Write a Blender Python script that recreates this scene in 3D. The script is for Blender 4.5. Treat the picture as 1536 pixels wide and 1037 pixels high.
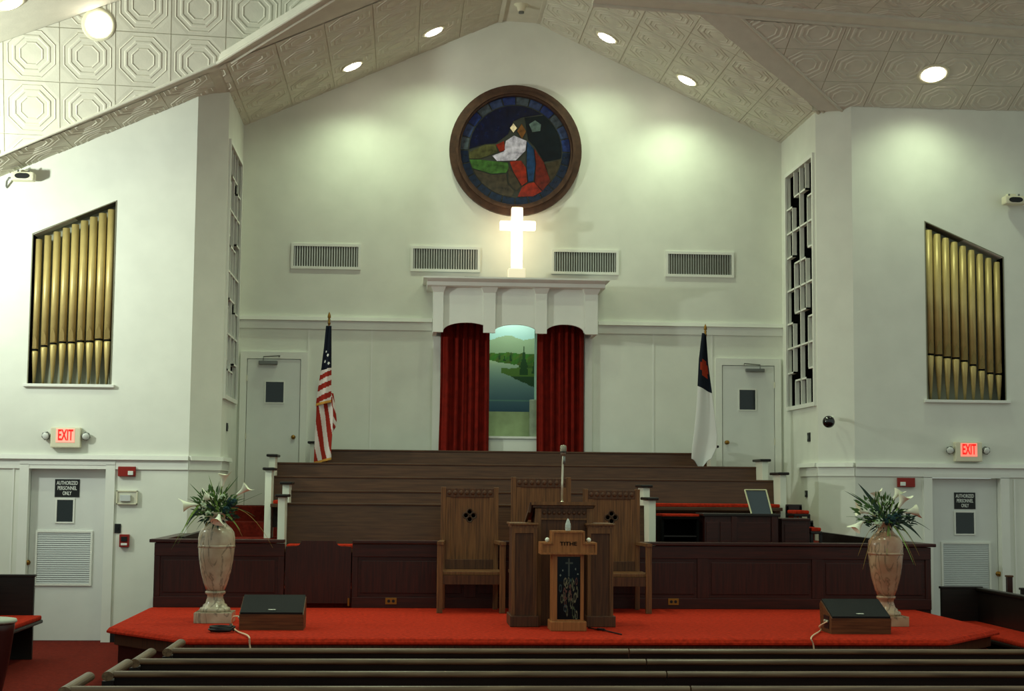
import bpy, bmesh, math, random
from mathutils import Vector, Matrix
from mathutils.geometry import tessellate_polygon
random.seed(7)
for o in list(bpy.data.objects):
    bpy.data.objects.remove(o)
SC = bpy.context.scene
COL = SC.collection

# ------------------------------------------------------------------ camera
W, H, F = 1536.0, 1037.0, 2350.0
YAW, PITCH, ROLL, HC = math.radians(4.0), math.radians(5.18), math.radians(0.5), 1.8
_f = Vector((math.sin(YAW)*math.cos(PITCH), math.cos(YAW)*math.cos(PITCH), math.sin(PITCH)))
_r = Vector((math.cos(YAW), -math.sin(YAW), 0))
_u = _r.cross(_f)
CR = _r*math.cos(ROLL) + _u*math.sin(ROLL)
CU = _u*math.cos(ROLL) - _r*math.sin(ROLL)
CO = Vector((0, 0, HC))
cd = bpy.data.cameras.new('camera')
cd.sensor_width = 36.0
cd.lens = 36.0*F/W
cd.clip_end = 200
cam = bpy.data.objects.new('camera', cd)
m3 = Matrix((CR, CU, -_f)).transposed()
cam.matrix_world = Matrix.Translation(CO) @ m3.to_4x4()
COL.objects.link(cam)
SC.camera = cam

# ------------------------------------------------------------------ world, exposure, big lights
SC.view_settings.view_transform = 'Standard'
SC.view_settings.look = 'None'
SC.view_settings.gamma = 1
SC.view_settings.use_curve_mapping = False
SC.view_settings.exposure = 0.22
wd = bpy.data.worlds.new('world')
SC.world = wd
wd.use_nodes = True
bg = wd.node_tree.nodes['Background']
bg.inputs[0].default_value = (0.84, 1.0, 0.88, 1)
bg.inputs[1].default_value = 0.46
SPOT_W = 75.0       # each recessed chancel downlight
NAVE_W = 90.0       # each recessed nave downlight
FLOOD_W = 190.0      # the flood lamp that washes the left bulkhead


def at(px, py, Y):
    """point where the sight line of a photograph pixel meets the upright plane at depth Y"""
    d = _f + CR*((px-W/2)/F) - CU*((py-H/2)/F)
    return CO + d*(Y/d.y)


def atz(px, py, z):
    d = _f + CR*((px-W/2)/F) - CU*((py-H/2)/F)
    return CO + d*((z-HC)/d.z)


def atx(px, py, X):
    d = _f + CR*((px-W/2)/F) - CU*((py-H/2)/F)
    return CO + d*(X/d.x)


def hit(px, py, p0, n):
    d = _f + CR*((px-W/2)/F) - CU*((py-H/2)/F)
    return CO + d*((p0-CO).dot(n)/d.dot(n))


# ------------------------------------------------------------------ materials
def lin(c):
    return tuple(((v/255)/12.92 if v/255 <= .04045 else ((v/255+.055)/1.055)**2.4) for v in c) + (1.0,)


MATS = {}


def mat(name, rgb, rough=.6, metal=0.0, spec=.4, noise=.0, scale=8.0, bump=0.0, bscale=60.0,
        grain=None, rgb2=None, emit=None, estr=0.0, trans=0.0, ior=1.45, stretch=None, alpha=None):
    if name in MATS:
        return MATS[name]
    m = bpy.data.materials.new(name)
    m.use_nodes = True
    nt = m.node_tree
    b = nt.nodes['Principled BSDF']
    b.inputs['Base Color'].default_value = lin(rgb)
    b.inputs['Roughness'].default_value = rough
    b.inputs['Metallic'].default_value = metal
    b.inputs['Specular IOR Level'].default_value = spec
    b.inputs['IOR'].default_value = ior
    b.inputs['Transmission Weight'].default_value = trans
    if emit:
        b.inputs['Emission Color'].default_value = lin(emit)
        b.inputs['Emission Strength'].default_value = estr
    tc = nt.nodes.new('ShaderNodeTexCoord')
    vec = tc.outputs['Object']
    if stretch:
        mp = nt.nodes.new('ShaderNodeMapping')
        mp.inputs['Scale'].default_value = stretch
        nt.links.new(vec, mp.inputs['Vector'])
        vec = mp.outputs['Vector']
    if noise or rgb2:
        nz = nt.nodes.new('ShaderNodeTexNoise')
        nz.inputs['Scale'].default_value = scale
        nz.inputs['Detail'].default_value = 5
        nt.links.new(vec, nz.inputs['Vector'])
        rp = nt.nodes.new('ShaderNodeValToRGB')
        c2 = rgb2 if rgb2 else tuple(max(0, v*(1-noise)) for v in rgb)
        rp.color_ramp.elements[0].position = .32
        rp.color_ramp.elements[1].position = .68
        rp.color_ramp.elements[0].color = lin(c2)
        rp.color_ramp.elements[1].color = lin(rgb)
        nt.links.new(nz.outputs['Fac'], rp.inputs['Fac'])
        nt.links.new(rp.outputs['Color'], b.inputs['Base Color'])
    if bump:
        n2 = nt.nodes.new('ShaderNodeTexNoise')
        n2.inputs['Scale'].default_value = bscale
        n2.inputs['Detail'].default_value = 3
        nt.links.new(tc.outputs['Object'], n2.inputs['Vector'])
        bp = nt.nodes.new('ShaderNodeBump')
        bp.inputs['Strength'].default_value = bump
        bp.inputs['Distance'].default_value = .01
        nt.links.new(n2.outputs['Fac'], bp.inputs['Height'])
        nt.links.new(bp.outputs['Normal'], b.inputs['Normal'])
    MATS[name] = m
    return m


def attr_mat(name, rough=.8, emit=0.0):
    """a print: colours held in the mesh's own colour attribute"""
    if name in MATS:
        return MATS[name]
    m = bpy.data.materials.new(name)
    m.use_nodes = True
    nt = m.node_tree
    b = nt.nodes['Principled BSDF']
    b.inputs['Roughness'].default_value = rough
    b.inputs['Specular IOR Level'].default_value = .2
    a = nt.nodes.new('ShaderNodeVertexColor')
    a.layer_name = 'Col'
    nt.links.new(a.outputs['Color'], b.inputs['Base Color'])
    MATS[name] = m
    return m


def wood(name, c1, c2, rough=.45, axis=2, scale=9.0, spec=.4):
    s = [scale*6, scale*6, scale*6]
    s[axis] = scale*.35
    return mat(name, c1, rough=rough, rgb2=c2, scale=1.0, stretch=tuple(s), spec=spec)


M_WALL = mat('white_painted_plaster', (226, 228, 216), rough=.75, noise=.03, scale=3, bump=.08, bscale=120)
M_TRIM = mat('white_gloss_trim', (230, 231, 222), rough=.5, noise=.02, scale=4)
M_DOOR = mat('white_door_paint', (220, 222, 216), rough=.45, noise=.02, scale=4)
M_TIN = mat('cream_tin_ceiling_paint', (214, 211, 194), rough=.8, spec=.2, noise=.04, scale=6, bump=.15, bscale=45)
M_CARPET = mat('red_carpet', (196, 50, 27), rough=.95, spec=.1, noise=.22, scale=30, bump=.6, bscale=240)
M_CARPETD = mat('shaded_red_carpet', (124, 38, 27), rough=.95, spec=.1, noise=.22, scale=30, bump=.6, bscale=240)  # same red carpet, with the dimmer light put into its colour
M_CHERRY = wood('dark_cherry_wood', (62, 23, 16), (40, 15, 11), rough=.35, axis=0)
M_CHERRYV = wood('dark_cherry_wood_upright', (62, 23, 16), (40, 15, 11), rough=.35, axis=2)
M_PEW = wood('brown_pew_wood', (86, 59, 38), (66, 44, 29), rough=.38, axis=0)
M_PEWD = wood('dark_pew_wood', (32, 24, 20), (20, 15, 13), rough=.4, axis=0)
M_RAIL = wood('toplit_pew_rail_wood', (128, 104, 76), (84, 64, 46), rough=.35, axis=0)  # paler than the pews: highlight from above put into the colour
M_RAILY = wood('toplit_pew_rail_wood_deep', (128, 104, 76), (84, 64, 46), rough=.35, axis=1)
M_OAK = wood('brown_oak', (124, 82, 46), (82, 52, 29), rough=.5, axis=2)
M_OAKD = wood('dark_oak', (90, 55, 31), (60, 35, 20), rough=.5, axis=2)
M_LOAK = wood('light_oak', (160, 102, 54), (126, 78, 38), rough=.5, axis=2)
M_WALNUT = wood('walnut_cabinet', (112, 72, 42), (76, 46, 27), rough=.5, axis=0)
M_BLACK = mat('black_plastic', (16, 17, 18), rough=.5)
M_GRILLE = mat('black_speaker_cloth', (20, 22, 23), rough=.85, bump=.5, bscale=400)
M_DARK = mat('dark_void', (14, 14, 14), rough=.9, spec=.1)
M_BRASS = mat('aged_brass', (150, 112, 52), rough=.35, metal=.9)
M_PIPE = mat('gold_painted_pipe', (202, 180, 116), rough=.4, metal=.25, noise=.08, scale=5)
M_PIPED = mat('dark_gold_mouth', (128, 108, 62), rough=.5, metal=.5)
M_GREY = mat('grey_metal', (120, 122, 118), rough=.45, metal=.5)
M_LOUV = mat('grey_white_louver', (196, 200, 198), rough=.5)
M_CHROME = mat('brushed_nickel', (222, 216, 192), rough=.3, metal=.6)
M_GLASSD = mat('dark_door_glass', (14, 26, 28), rough=.08, spec=.6)
M_RED = mat('red_alarm_plastic', (140, 30, 20), rough=.4)
M_BEIGE = mat('beige_plastic', (206, 204, 186), rough=.45)
M_LENS = mat('clear_lamp_lens', (220, 224, 216), rough=.12, spec=.7)
M_CREAM = mat('cream_fixture', (222, 218, 190), rough=.5)
M_WHITE = mat('white_post_paint', (222, 226, 208), rough=.5)
M_BLACKSIGN = mat('black_sign_plate', (22, 24, 24), rough=.4)
M_WHITETXT = mat('white_lettering', (230, 234, 226), rough=.6)
M_CURTAIN = mat('red_velvet', (126, 26, 16), rough=.85, spec=.15, noise=.2, scale=10)
M_CORD = mat('pale_cord', (226, 196, 160), rough=.5)
M_LEAF = mat('green_leaf', (84, 124, 60), rough=.5, noise=.35, scale=14)
M_LEAFD = mat('dark_green_leaf', (34, 60, 44), rough=.45, noise=.3, scale=14)
M_LEAFL = mat('light_green_blade', (146, 180, 84), rough=.5, noise=.3, scale=14)
M_LILY = mat('ivory_petal', (240, 242, 218), rough=.6)
M_SPADIX = mat('yellow_spadix', (206, 190, 90), rough=.6)
M_BLOOM = mat('pale_green_bloom', (196, 214, 178), rough=.7, noise=.2, scale=40)
M_TEAL = mat('deep_teal_foliage', (16, 62, 66), rough=.6, noise=.4, scale=30)
M_STRAW = mat('dry_straw', (170, 140, 74), rough=.7)
M_BULB = mat('recessed_lamp_glow', (255, 246, 230), emit=(255, 244, 226), estr=14.0)
M_GLOW = mat('lit_cross_glow', (255, 250, 240), emit=(255, 228, 186), estr=3.0)
M_EXITF = mat('lit_exit_face', (255, 190, 176), emit=(255, 120, 96), estr=.55)
M_EXITR = mat('lit_exit_letters', (220, 20, 16), emit=(235, 20, 16), estr=.9)
M_CRYSTAL = mat('crystal', (226, 236, 230), rough=.06, spec=.9, trans=.5)
M_PEARL = mat('white_ball', (232, 234, 220), rough=.3)
M_MURAL = attr_mat('painted_mural')
M_FLAG = attr_mat('flag_cloth', rough=.85)
M_ARTGLASS = attr_mat('dark_art_glass', rough=.2)
M_LEAD = mat('lead_came', (58, 60, 54), rough=.5, metal=.3)
M_RACK = mat('smoky_clear_panel', (52, 62, 68), rough=.12, spec=.6)


def marble(name, c_hi, c_lo, c_vein):
    m = bpy.data.materials.new(name)
    m.use_nodes = True
    nt = m.node_tree
    b = nt.nodes['Principled BSDF']
    b.inputs['Roughness'].default_value = .22
    tc = nt.nodes.new('ShaderNodeTexCoord')
    n1 = nt.nodes.new('ShaderNodeTexNoise')
    n1.inputs['Scale'].default_value = 5.0
    n1.inputs['Detail'].default_value = 6
    r1 = nt.nodes.new('ShaderNodeValToRGB')
    r1.color_ramp.elements[0].position, r1.color_ramp.elements[0].color = .38, lin(c_lo)
    r1.color_ramp.elements[1].position, r1.color_ramp.elements[1].color = .62, lin(c_hi)
    mp = nt.nodes.new('ShaderNodeMapping')
    mp.inputs['Rotation'].default_value = (.3, .6, .2)
    mp.inputs['Scale'].default_value = (1, 1, .45)
    wv = nt.nodes.new('ShaderNodeTexNoise')
    wv.inputs['Scale'].default_value = 7.0
    wv.inputs['Detail'].default_value = 8
    wv.inputs['Distortion'].default_value = 1.4
    r2 = nt.nodes.new('ShaderNodeValToRGB')
    e = r2.color_ramp.elements
    e[0].position, e[0].color = .455, (0, 0, 0, 1)
    e[1].position, e[1].color = .5, (.75, .75, .75, 1)
    x = e.new(.545)
    x.color = (0, 0, 0, 1)
    mx = nt.nodes.new('ShaderNodeMix')
    mx.data_type = 'RGBA'
    mx.inputs['B'].default_value = lin(c_vein)
    nt.links.new(tc.outputs['Object'], n1.inputs['Vector'])
    nt.links.new(tc.outputs['Object'], mp.inputs['Vector'])
    nt.links.new(mp.outputs['Vector'], wv.inputs['Vector'])
    nt.links.new(n1.outputs['Fac'], r1.inputs['Fac'])
    nt.links.new(wv.outputs['Fac'], r2.inputs['Fac'])
    nt.links.new(r2.outputs['Color'], mx.inputs['Factor'])
    nt.links.new(r1.outputs['Color'], mx.inputs['A'])
    nt.links.new(mx.outputs['Result'], b.inputs['Base Color'])
    return m


M_MARBLE = marble('grey_rose_marble', (188, 176, 150), (164, 146, 120), (104, 98, 82))
M_MARBLEB = marble('brown_marble', (176, 150, 120), (158, 116, 90), (96, 82, 64))

# ------------------------------------------------------------------ object helpers
WL = {}          # world location of every object made here


def finish(name, bm, m, parent=None, smooth=False, kind=None):
    bmesh.ops.remove_doubles(bm, verts=bm.verts, dist=1e-6)
    bmesh.ops.recalc_face_normals(bm, faces=bm.faces)
    me = bpy.data.meshes.new(name)
    bm.to_mesh(me)
    bm.free()
    return link_mesh(name, me, m, parent, smooth, kind)


def link_mesh(name, me, m, parent=None, smooth=False, kind=None):
    n = len(me.vertices)
    lo = Vector((1e9,)*3)
    hi = Vector((-1e9,)*3)
    for v in me.vertices:
        for k in range(3):
            lo[k] = min(lo[k], v.co[k])
            hi[k] = max(hi[k], v.co[k])
    c = Vector(((lo.x+hi.x)/2, (lo.y+hi.y)/2, lo.z)) if n else Vector()
    me.transform(Matrix.Translation(-c))
    if m is not None:
        me.materials.append(m)
    if smooth:
        for p in me.polygons:
            p.use_smooth = True
    o = bpy.data.objects.new(name, me)
    COL.objects.link(o)
    place(o, c, parent)
    if kind:
        o['kind'] = kind
    return o


def place(o, c, parent):
    c = Vector(c)
    if parent is not None:
        o.parent = parent
        o.location = c - WL[parent.name]
    else:
        o.location = c
    WL[o.name] = c


def thing(name, label, cat, loc, group=None):
    o = bpy.data.objects.new(name, None)
    o.empty_display_size = .1
    COL.objects.link(o)
    place(o, loc, None)
    tag(o, label, cat, group)
    return o


def tag(o, label, cat=None, group=None):
    o['label'] = label
    if cat:
        o['category'] = cat
    if group:
        o['group'] = group
    return o


def struct(o, label=None):
    o['kind'] = 'structure'
    if label:
        o['label'] = label
    return o


def sroot(name, label, loc):
    o = bpy.data.objects.new(name, None)
    o.empty_display_size = .1
    COL.objects.link(o)
    place(o, loc, None)
    return struct(o, label)


def copy_tree(o, delta, parent=None):
    c = o.copy()
    COL.objects.link(c)
    if parent is None:
        c.location = o.location + Vector(delta)
    else:
        c.parent = parent
    WL[c.name] = WL[o.name] + Vector(delta)
    for ch in [k for k in bpy.data.objects if k.parent == o]:
        copy_tree(ch, delta, c)
    return c


def B():
    return bmesh.new()


def box(bm, x0, x1, y0, y1, z0, z1, bevel=0.0):
    r = bmesh.ops.create_cube(bm, size=1.0)
    vs = r['verts']
    for v in vs:
        v.co = Vector((x0 if v.co.x < 0 else x1, y0 if v.co.y < 0 else y1, z0 if v.co.z < 0 else z1))
    if bevel:
        es = set()
        for v in vs:
            es.update(v.link_edges)
        bmesh.ops.bevel(bm, geom=list(es), offset=bevel, segments=2, affect='EDGES', profile=.6)
    return bm


def hexa(bm, pts):
    """8 corner points: bottom ring of four, then top ring of four"""
    v = [bm.verts.new(p) for p in pts]
    for f in ((0, 3, 2, 1), (4, 5, 6, 7), (0, 1, 5, 4), (1, 2, 6, 5), (2, 3, 7, 6), (3, 0, 4, 7)):
        bm.faces.new([v[i] for i in f])
    return bm


def prism(bm, outer, holes, conv, a0, a1):
    """polygon (with holes) in 2D swept from a0 to a1; conv(u, v, a) gives the 3D point"""
    loops = [outer] + list(holes)
    flat = [p for l in loops for p in l]
    tris = tessellate_polygon([[Vector((p[0], p[1], 0)) for p in l] for l in loops])
    A = [bm.verts.new(conv(p[0], p[1], a0)) for p in flat]
    Bv = [bm.verts.new(conv(p[0], p[1], a1)) for p in flat]
    for t in tris:
        try:
            bm.faces.new([A[i] for i in t])
            bm.faces.new([Bv[i] for i in reversed(t)])
        except ValueError:
            pass
    k = 0
    for l in loops:
        n = len(l)
        for i in range(n):
            a, b = k+i, k+(i+1) % n
            try:
                bm.faces.new((A[a], A[b], Bv[b], Bv[a]))
            except ValueError:
                pass
        k += n
    return bm


XZ = lambda u, v, a: Vector((u, a, v))
YZ = lambda u, v, a: Vector((a, u, v))
XY = lambda u, v, a: Vector((u, v, a))


def tube(bm, pts, r, seg=8, r2=None):
    pts = [Vector(p) for p in pts]
    rings = []
    n = len(pts)
    for i, p in enumerate(pts):
        d = (pts[min(i+1, n-1)] - pts[max(i-1, 0)]).normalized()
        a = d.cross(Vector((0, 0, 1)))
        if a.length < .05:
            a = d.cross(Vector((1, 0, 0)))
        a.normalize()
        b = d.cross(a)
        rr = r if r2 is None else r + (r2-r)*i/(n-1)
        rings.append([bm.verts.new(p + a*math.cos(2*math.pi*k/seg)*rr + b*math.sin(2*math.pi*k/seg)*rr) for k in range(seg)])
    for i in range(n-1):
        for k in range(seg):
            bm.faces.new((rings[i][k], rings[i][(k+1) % seg], rings[i+1][(k+1) % seg], rings[i+1][k]))
    bm.faces.new(rings[0][::-1])
    bm.faces.new(rings[-1])
    return bm


def lathe(bm, prof, c, seg=24, axis=Vector((0, 0, 1))):
    """prof: list of (radius, height along axis)"""
    c = Vector(c)
    ax = Vector(axis).normalized()
    q = Vector((0, 0, 1)).rotation_difference(ax)
    rings = []
    for r, h in prof:
        if r < 1e-5:
            rings.append([bm.verts.new(c + q @ Vector((0, 0, h)))])
        else:
            rings.append([bm.verts.new(c + q @ Vector((r*math.cos(2*math.pi*k/seg), r*math.sin(2*math.pi*k/seg), h))) for k in range(seg)])
    for a, b in zip(rings, rings[1:]):
        for k in range(seg):
            k2 = (k+1) % seg
            if len(a) == 1 and len(b) == 1:
                continue
            if len(a) == 1:
                bm.faces.new((a[0], b[k2], b[k]))
            elif len(b) == 1:
                bm.faces.new((a[k], a[k2], b[0]))
            else:
                bm.faces.new((a[k], a[k2], b[k2], b[k]))
    if len(rings[0]) > 1:
        bm.faces.new(rings[0][::-1])
    if len(rings[-1]) > 1:
        bm.faces.new(rings[-1])
    return bm


def sphere(bm, c, r, sc=(1, 1, 1), u=12, v=8):
    rr = bmesh.ops.create_uvsphere(bm, u_segments=u, v_segments=v, radius=r)
    for w in rr['verts']:
        w.co = Vector((w.co.x*sc[0], w.co.y*sc[1], w.co.z*sc[2])) + Vector(c)
    return bm


def col_grid(name, nu, nv, pos, colr, m, parent, smooth=True):
    """cloth or print: a grid whose colour attribute is set face by face"""
    me = bpy.data.meshes.new(name)
    vs = [pos(i/nu, j/nv) for j in range(nv+1) for i in range(nu+1)]
    fs = []
    for j in range(nv):
        for i in range(nu):
            a = j*(nu+1)+i
            fs.append((a, a+1, a+nu+2, a+nu+1))
    me.from_pydata([tuple(v) for v in vs], [], fs)
    ca = me.color_attributes.new('Col', 'FLOAT_COLOR', 'CORNER')
    k = 0
    for j in range(nv):
        for i in range(nu):
            c = colr((i+.5)/nu, (j+.5)/nv)
            c = lin(c)
            for q in range(4):
                ca.data[k].color = c
                k += 1
    return link_mesh(name, me, m, parent, smooth)


def text_mesh(name, body, size, conv, m, parent, depth=.002, sx=1.0, bold=0.0, align='CENTER', fit=None):
    cu = bpy.data.curves.new(name, 'FONT')
    cu.body = body
    cu.size = size
    cu.align_x = align
    cu.align_y = 'CENTER'
    cu.extrude = depth
    cu.offset = bold
    cu.resolution_u = 3
    t = bpy.data.objects.new(name, cu)
    COL.objects.link(t)
    dg = bpy.context.evaluated_depsgraph_get()
    me = bpy.data.meshes.new_from_object(t.evaluated_get(dg))
    bpy.data.objects.remove(t)
    if fit:
        xs = [v.co.x for v in me.vertices]
        sx = fit/(max(xs)-min(xs))
    for v in me.vertices:
        v.co = conv(v.co.x*sx, v.co.y, v.co.z)
    me.materials.clear()
    return link_mesh(name, me, m, parent)


# ================================================================== THE SETTING
YE, YN, YB = 18.4, 18.75, 20.5         # exit walls, near edge of the screens, back wall
XL, XR = -2.13, 5.05                   # chancel side walls
CXL, CXR = -2.455, 5.40                # corners of the exit walls
AX = 1.46                              # centre line of the room
HP = .55                               # platform height
GL0, GL1 = at(368, 187, YB), at(750, 31, YB)
GR0, GR1 = at(1170, 213, YB), at(808, 35, YB)
SL = (GL1.z-GL0.z)/(GL1.x-GL0.x)
SR = (GR1.z-GR0.z)/(GR1.x-GR0.x)
zl = lambda X: GL0.z + SL*(X-GL0.x)
zr = lambda X: GR0.z + SR*(X-GR0.x)
NL = Vector((-SL, 0, 1)).normalized()
NR = Vector((-SR, 0, 1)).normalized()

# ---- floor
bm = B()
box(bm, -9.5, 12.5, -2, 21.5, -.12, 0)
struct(finish('floor', bm, M_CARPETD), 'red carpeted floor of the hall, dimness put into its colour')

# ---- back wall with the opening of the baptistry
OPX0, OPX1 = at(731, 560, YB).x, at(809, 560, YB).x
OPZ0, OPZ1 = at(770, 655, YB).z, 4.10
bm = B()
prism(bm, [(XL-.1, 0), (XR+.1, 0), (XR+.1, zr(XR+.1)+.05), (GR1.x, GR1.z+.05), (GL1.x, GL1.z+.05), (XL-.1, zl(XL-.1)+.05)],
      [[(OPX0, OPZ0), (OPX1, OPZ0), (OPX1, OPZ1), (OPX0, OPZ1)]], XZ, YB, YB+.2)
wall_back = struct(finish('wall_back', bm, M_WALL), 'white gabled wall at the back of the choir')
# battens on the lower part of the back wall
for px in (462, 557, 980, 1068):
    p = at(px, 560, YB)
    bm = B()
    box(bm, p.x-.011, p.x+.011, YB-.008, YB+.002, 1.5, 3.9)
    finish('batten', bm, M_TRIM, wall_back)

# ---- exit walls
def px_poly(pts, Y):
    return [(at(a, b, Y).x, at(a, b, Y).z) for a, b in pts]


def quad_reg(pts, Y):
    """left-top, right-top, right-bottom, left-bottom, with upright sides and a level foot"""
    p = px_poly(pts, Y)
    x0, x1 = (p[0][0]+p[3][0])/2, (p[1][0]+p[2][0])/2
    zb = (p[2][1]+p[3][1])/2
    return [(x0, p[0][1]), (x1, p[1][1]), (x1, zb), (x0, zb)]


PCL = quad_reg([(49, 352), (173, 302), (166, 577), (43, 576)], YE)
PCR = quad_reg([(1388, 333), (1504, 387), (1508, 602), (1392, 599)], YE)
DLX0, DLX1, DLZ = at(40, 800, YE).x, at(157, 800, YE).x, 2.02
DRX0, DRX1, DRZ = at(1398, 800, YE).x, at(1502, 800, YE).x, 1.965
WT = .3
bm = B()
prism(bm, [(-9.5, 0), (DLX0, 0), (DLX0, DLZ), (DLX1, DLZ), (DLX1, 0), (CXL, 0), (CXL, zl(CXL)+.04), (-9.5, zl(-9.5)+.04)],
      [PCL], XZ, YE, YE+WT)
wall_left = struct(finish('wall_left', bm, M_WALL), 'white exit wall on the left with a sloping top')
RTZ = 6.50
bm = B()
prism(bm, [(CXR, 0), (DRX0, 0), (DRX0, DRZ), (DRX1, DRZ), (DRX1, 0), (12.5, 0), (12.5, RTZ), (CXR, RTZ)],
      [PCR], XZ, YE, YE+WT)
wall_right = struct(finish('wall_right', bm, M_WALL), 'white exit wall on the right')

# ---- chamfered piers and the chancel side walls with the openings of the screens
def pier(name, a, b, side, top, lbl):
    bm = B()
    n = Vector((b[1]-a[1], -(b[0]-a[0]), 0)).normalized()*.2
    if n.y < 0:
        n = -n
    hexa(bm, [(a[0], a[1], 0), (b[0], b[1], 0), (b[0]+n.x, b[1]+n.y, 0), (a[0]+n.x, a[1]+n.y, 0),
              (a[0], a[1], top(a[0])), (b[0], b[1], top(b[0])), (b[0]+n.x, b[1]+n.y, top(b[0])), (a[0]+n.x, a[1]+n.y, top(a[0]))])
    return struct(finish(name, bm, M_WALL), lbl)


pier('wall_pier_left', (CXL, YE), (XL, YN), -1, lambda x: zl(x)+.03, 'narrow angled white wall face left of the choir')
pier('wall_pier_right', (CXR, YE), (XR, YN), 1, lambda x: RTZ, 'narrow angled white wall face right of the choir')
_a, _b = atx(1178, 268, XR), atx(1221, 237, XR)
_c, _d = atx(1186, 611, XR), atx(1222, 603, XR)
LY0, LY1 = (_b.y+_d.y)/2, (_a.y+_c.y)/2          # near, far
LZ1, LZ0 = (_a.z+_b.z)/2, (_c.z+_d.z)/2          # top, bottom
for s, X, nm in ((-1, XL, 'wall_chancel_left'), (1, XR, 'wall_chancel_right')):
    top = (zl(X) if s < 0 else zr(X)) + .03
    bm = B()
    prism(bm, [(YN, 0), (YB+.1, 0), (YB+.1, top), (YN, top)],
          [[(LY0, LZ0), (LY1, LZ0), (LY1, LZ1), (LY0, LZ1)]], YZ, X, X+s*.045)
    w = struct(finish(nm, bm, M_WALL), 'white side wall of the choir holding the %s lattice screen' % ('left' if s < 0 else 'right'))
    # unlit organ chamber behind the screen
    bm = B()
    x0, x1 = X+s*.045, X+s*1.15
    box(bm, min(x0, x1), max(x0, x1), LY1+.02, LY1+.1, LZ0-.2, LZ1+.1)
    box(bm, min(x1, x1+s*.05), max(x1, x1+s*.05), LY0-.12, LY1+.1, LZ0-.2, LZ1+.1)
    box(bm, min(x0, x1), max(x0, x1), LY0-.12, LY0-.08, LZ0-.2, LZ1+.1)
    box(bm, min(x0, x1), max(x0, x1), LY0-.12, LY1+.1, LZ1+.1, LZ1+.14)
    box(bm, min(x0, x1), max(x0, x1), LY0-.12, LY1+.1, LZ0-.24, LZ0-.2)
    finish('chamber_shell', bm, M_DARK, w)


def lattice(X, s, name, label):
    """egg-crate screen of white boards; s = +1: the chancel lies towards -X"""
    root = thing(name, label, 'lattice screen', (X, (LY0+LY1)/2, LZ0), 'white lattice screens')
    dpt = .048
    x0, x1 = (X-.006, X+dpt) if s > 0 else (X-dpt, X+.006)
    t = .022
    Wd = LY1-LY0
    Hh = LZ1-LZ0
    # frame round the opening, proud of the wall
    bm = B()
    fx0, fx1 = (X-.03, X+.005) if s > 0 else (X-.005, X+.03)
    fw = .05
    box(bm, fx0, fx1, LY0-fw, LY0, LZ0-fw, LZ1+fw)
    box(bm, fx0, fx1, LY1, LY1+fw, LZ0-fw, LZ1+fw)
    box(bm, fx0, fx1, LY0, LY1, LZ1, LZ1+fw)
    box(bm, fx0, fx1, LY0, LY1, LZ0-fw, LZ0)
    finish('frame', bm, M_TRIM, root)
    h = Hh/4.0
    far = lambda f: LY1 - f*Wd         # f from the far side to the near side
    cols = (0.0, .30, .46, .62, .74, 1.0)
    # level bars
    for k in (1, 2, 3):
        bm = B()
        z = LZ0+k*h
        box(bm, x0, x1, LY0, LY1, z-t/2, z+t/2)
        finish('bar', bm, M_TRIM, root)

    def board_box(f0, f1, za, zb, mid=None):
        bm = B()
        ya, yb = far(f1), far(f0)
        if f0 > 0:
            box(bm, x0, x1, yb-t, yb, za, zb)
        if f1 < 1:
            box(bm, x0, x1, ya, ya+t, za, zb)
        if za > LZ0+.01:
            box(bm, x0, x1, ya, yb, za, za+t)
        if zb < LZ1-.01:
            box(bm, x0, x1, ya, yb, zb-t, zb)
        if mid is not None:
            ym = far(mid)
            box(bm, x0, x1, ym-t/2, ym+t/2, za, zb)
        finish('lattice_box', bm, M_TRIM, root)

    e = .44*h
    for k in (0, 2, 4):
        za, zb = max(LZ0, LZ0+k*h-e), min(LZ1, LZ0+k*h+e)
        board_box(.27, .72, za, zb, .5)
    for k in (1, 3):
        za, zb = LZ0+k*h-e, LZ0+k*h+e
        board_box(0, .22, za, zb)
        board_box(.77, 1.0, za, zb)
    for k in (0, 2):
        bm = B()
        ym = far(.5)
        box(bm, x0, x1, ym-t/2, ym+t/2, LZ0+k*h+e, LZ0+(k+2)*h-e)
        finish('stem', bm, M_TRIM, root)
    return root


lattice(XL, -1, 'lattice_screen', 'white board lattice screen seen edge-on, left of the choir pews')
lattice(XR, 1, 'lattice_screen', 'white board lattice screen with dark gaps, right of the choir pews')

# ---- ceilings -----------------------------------------------------------------
TS = .60
_tile_me = None


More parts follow.
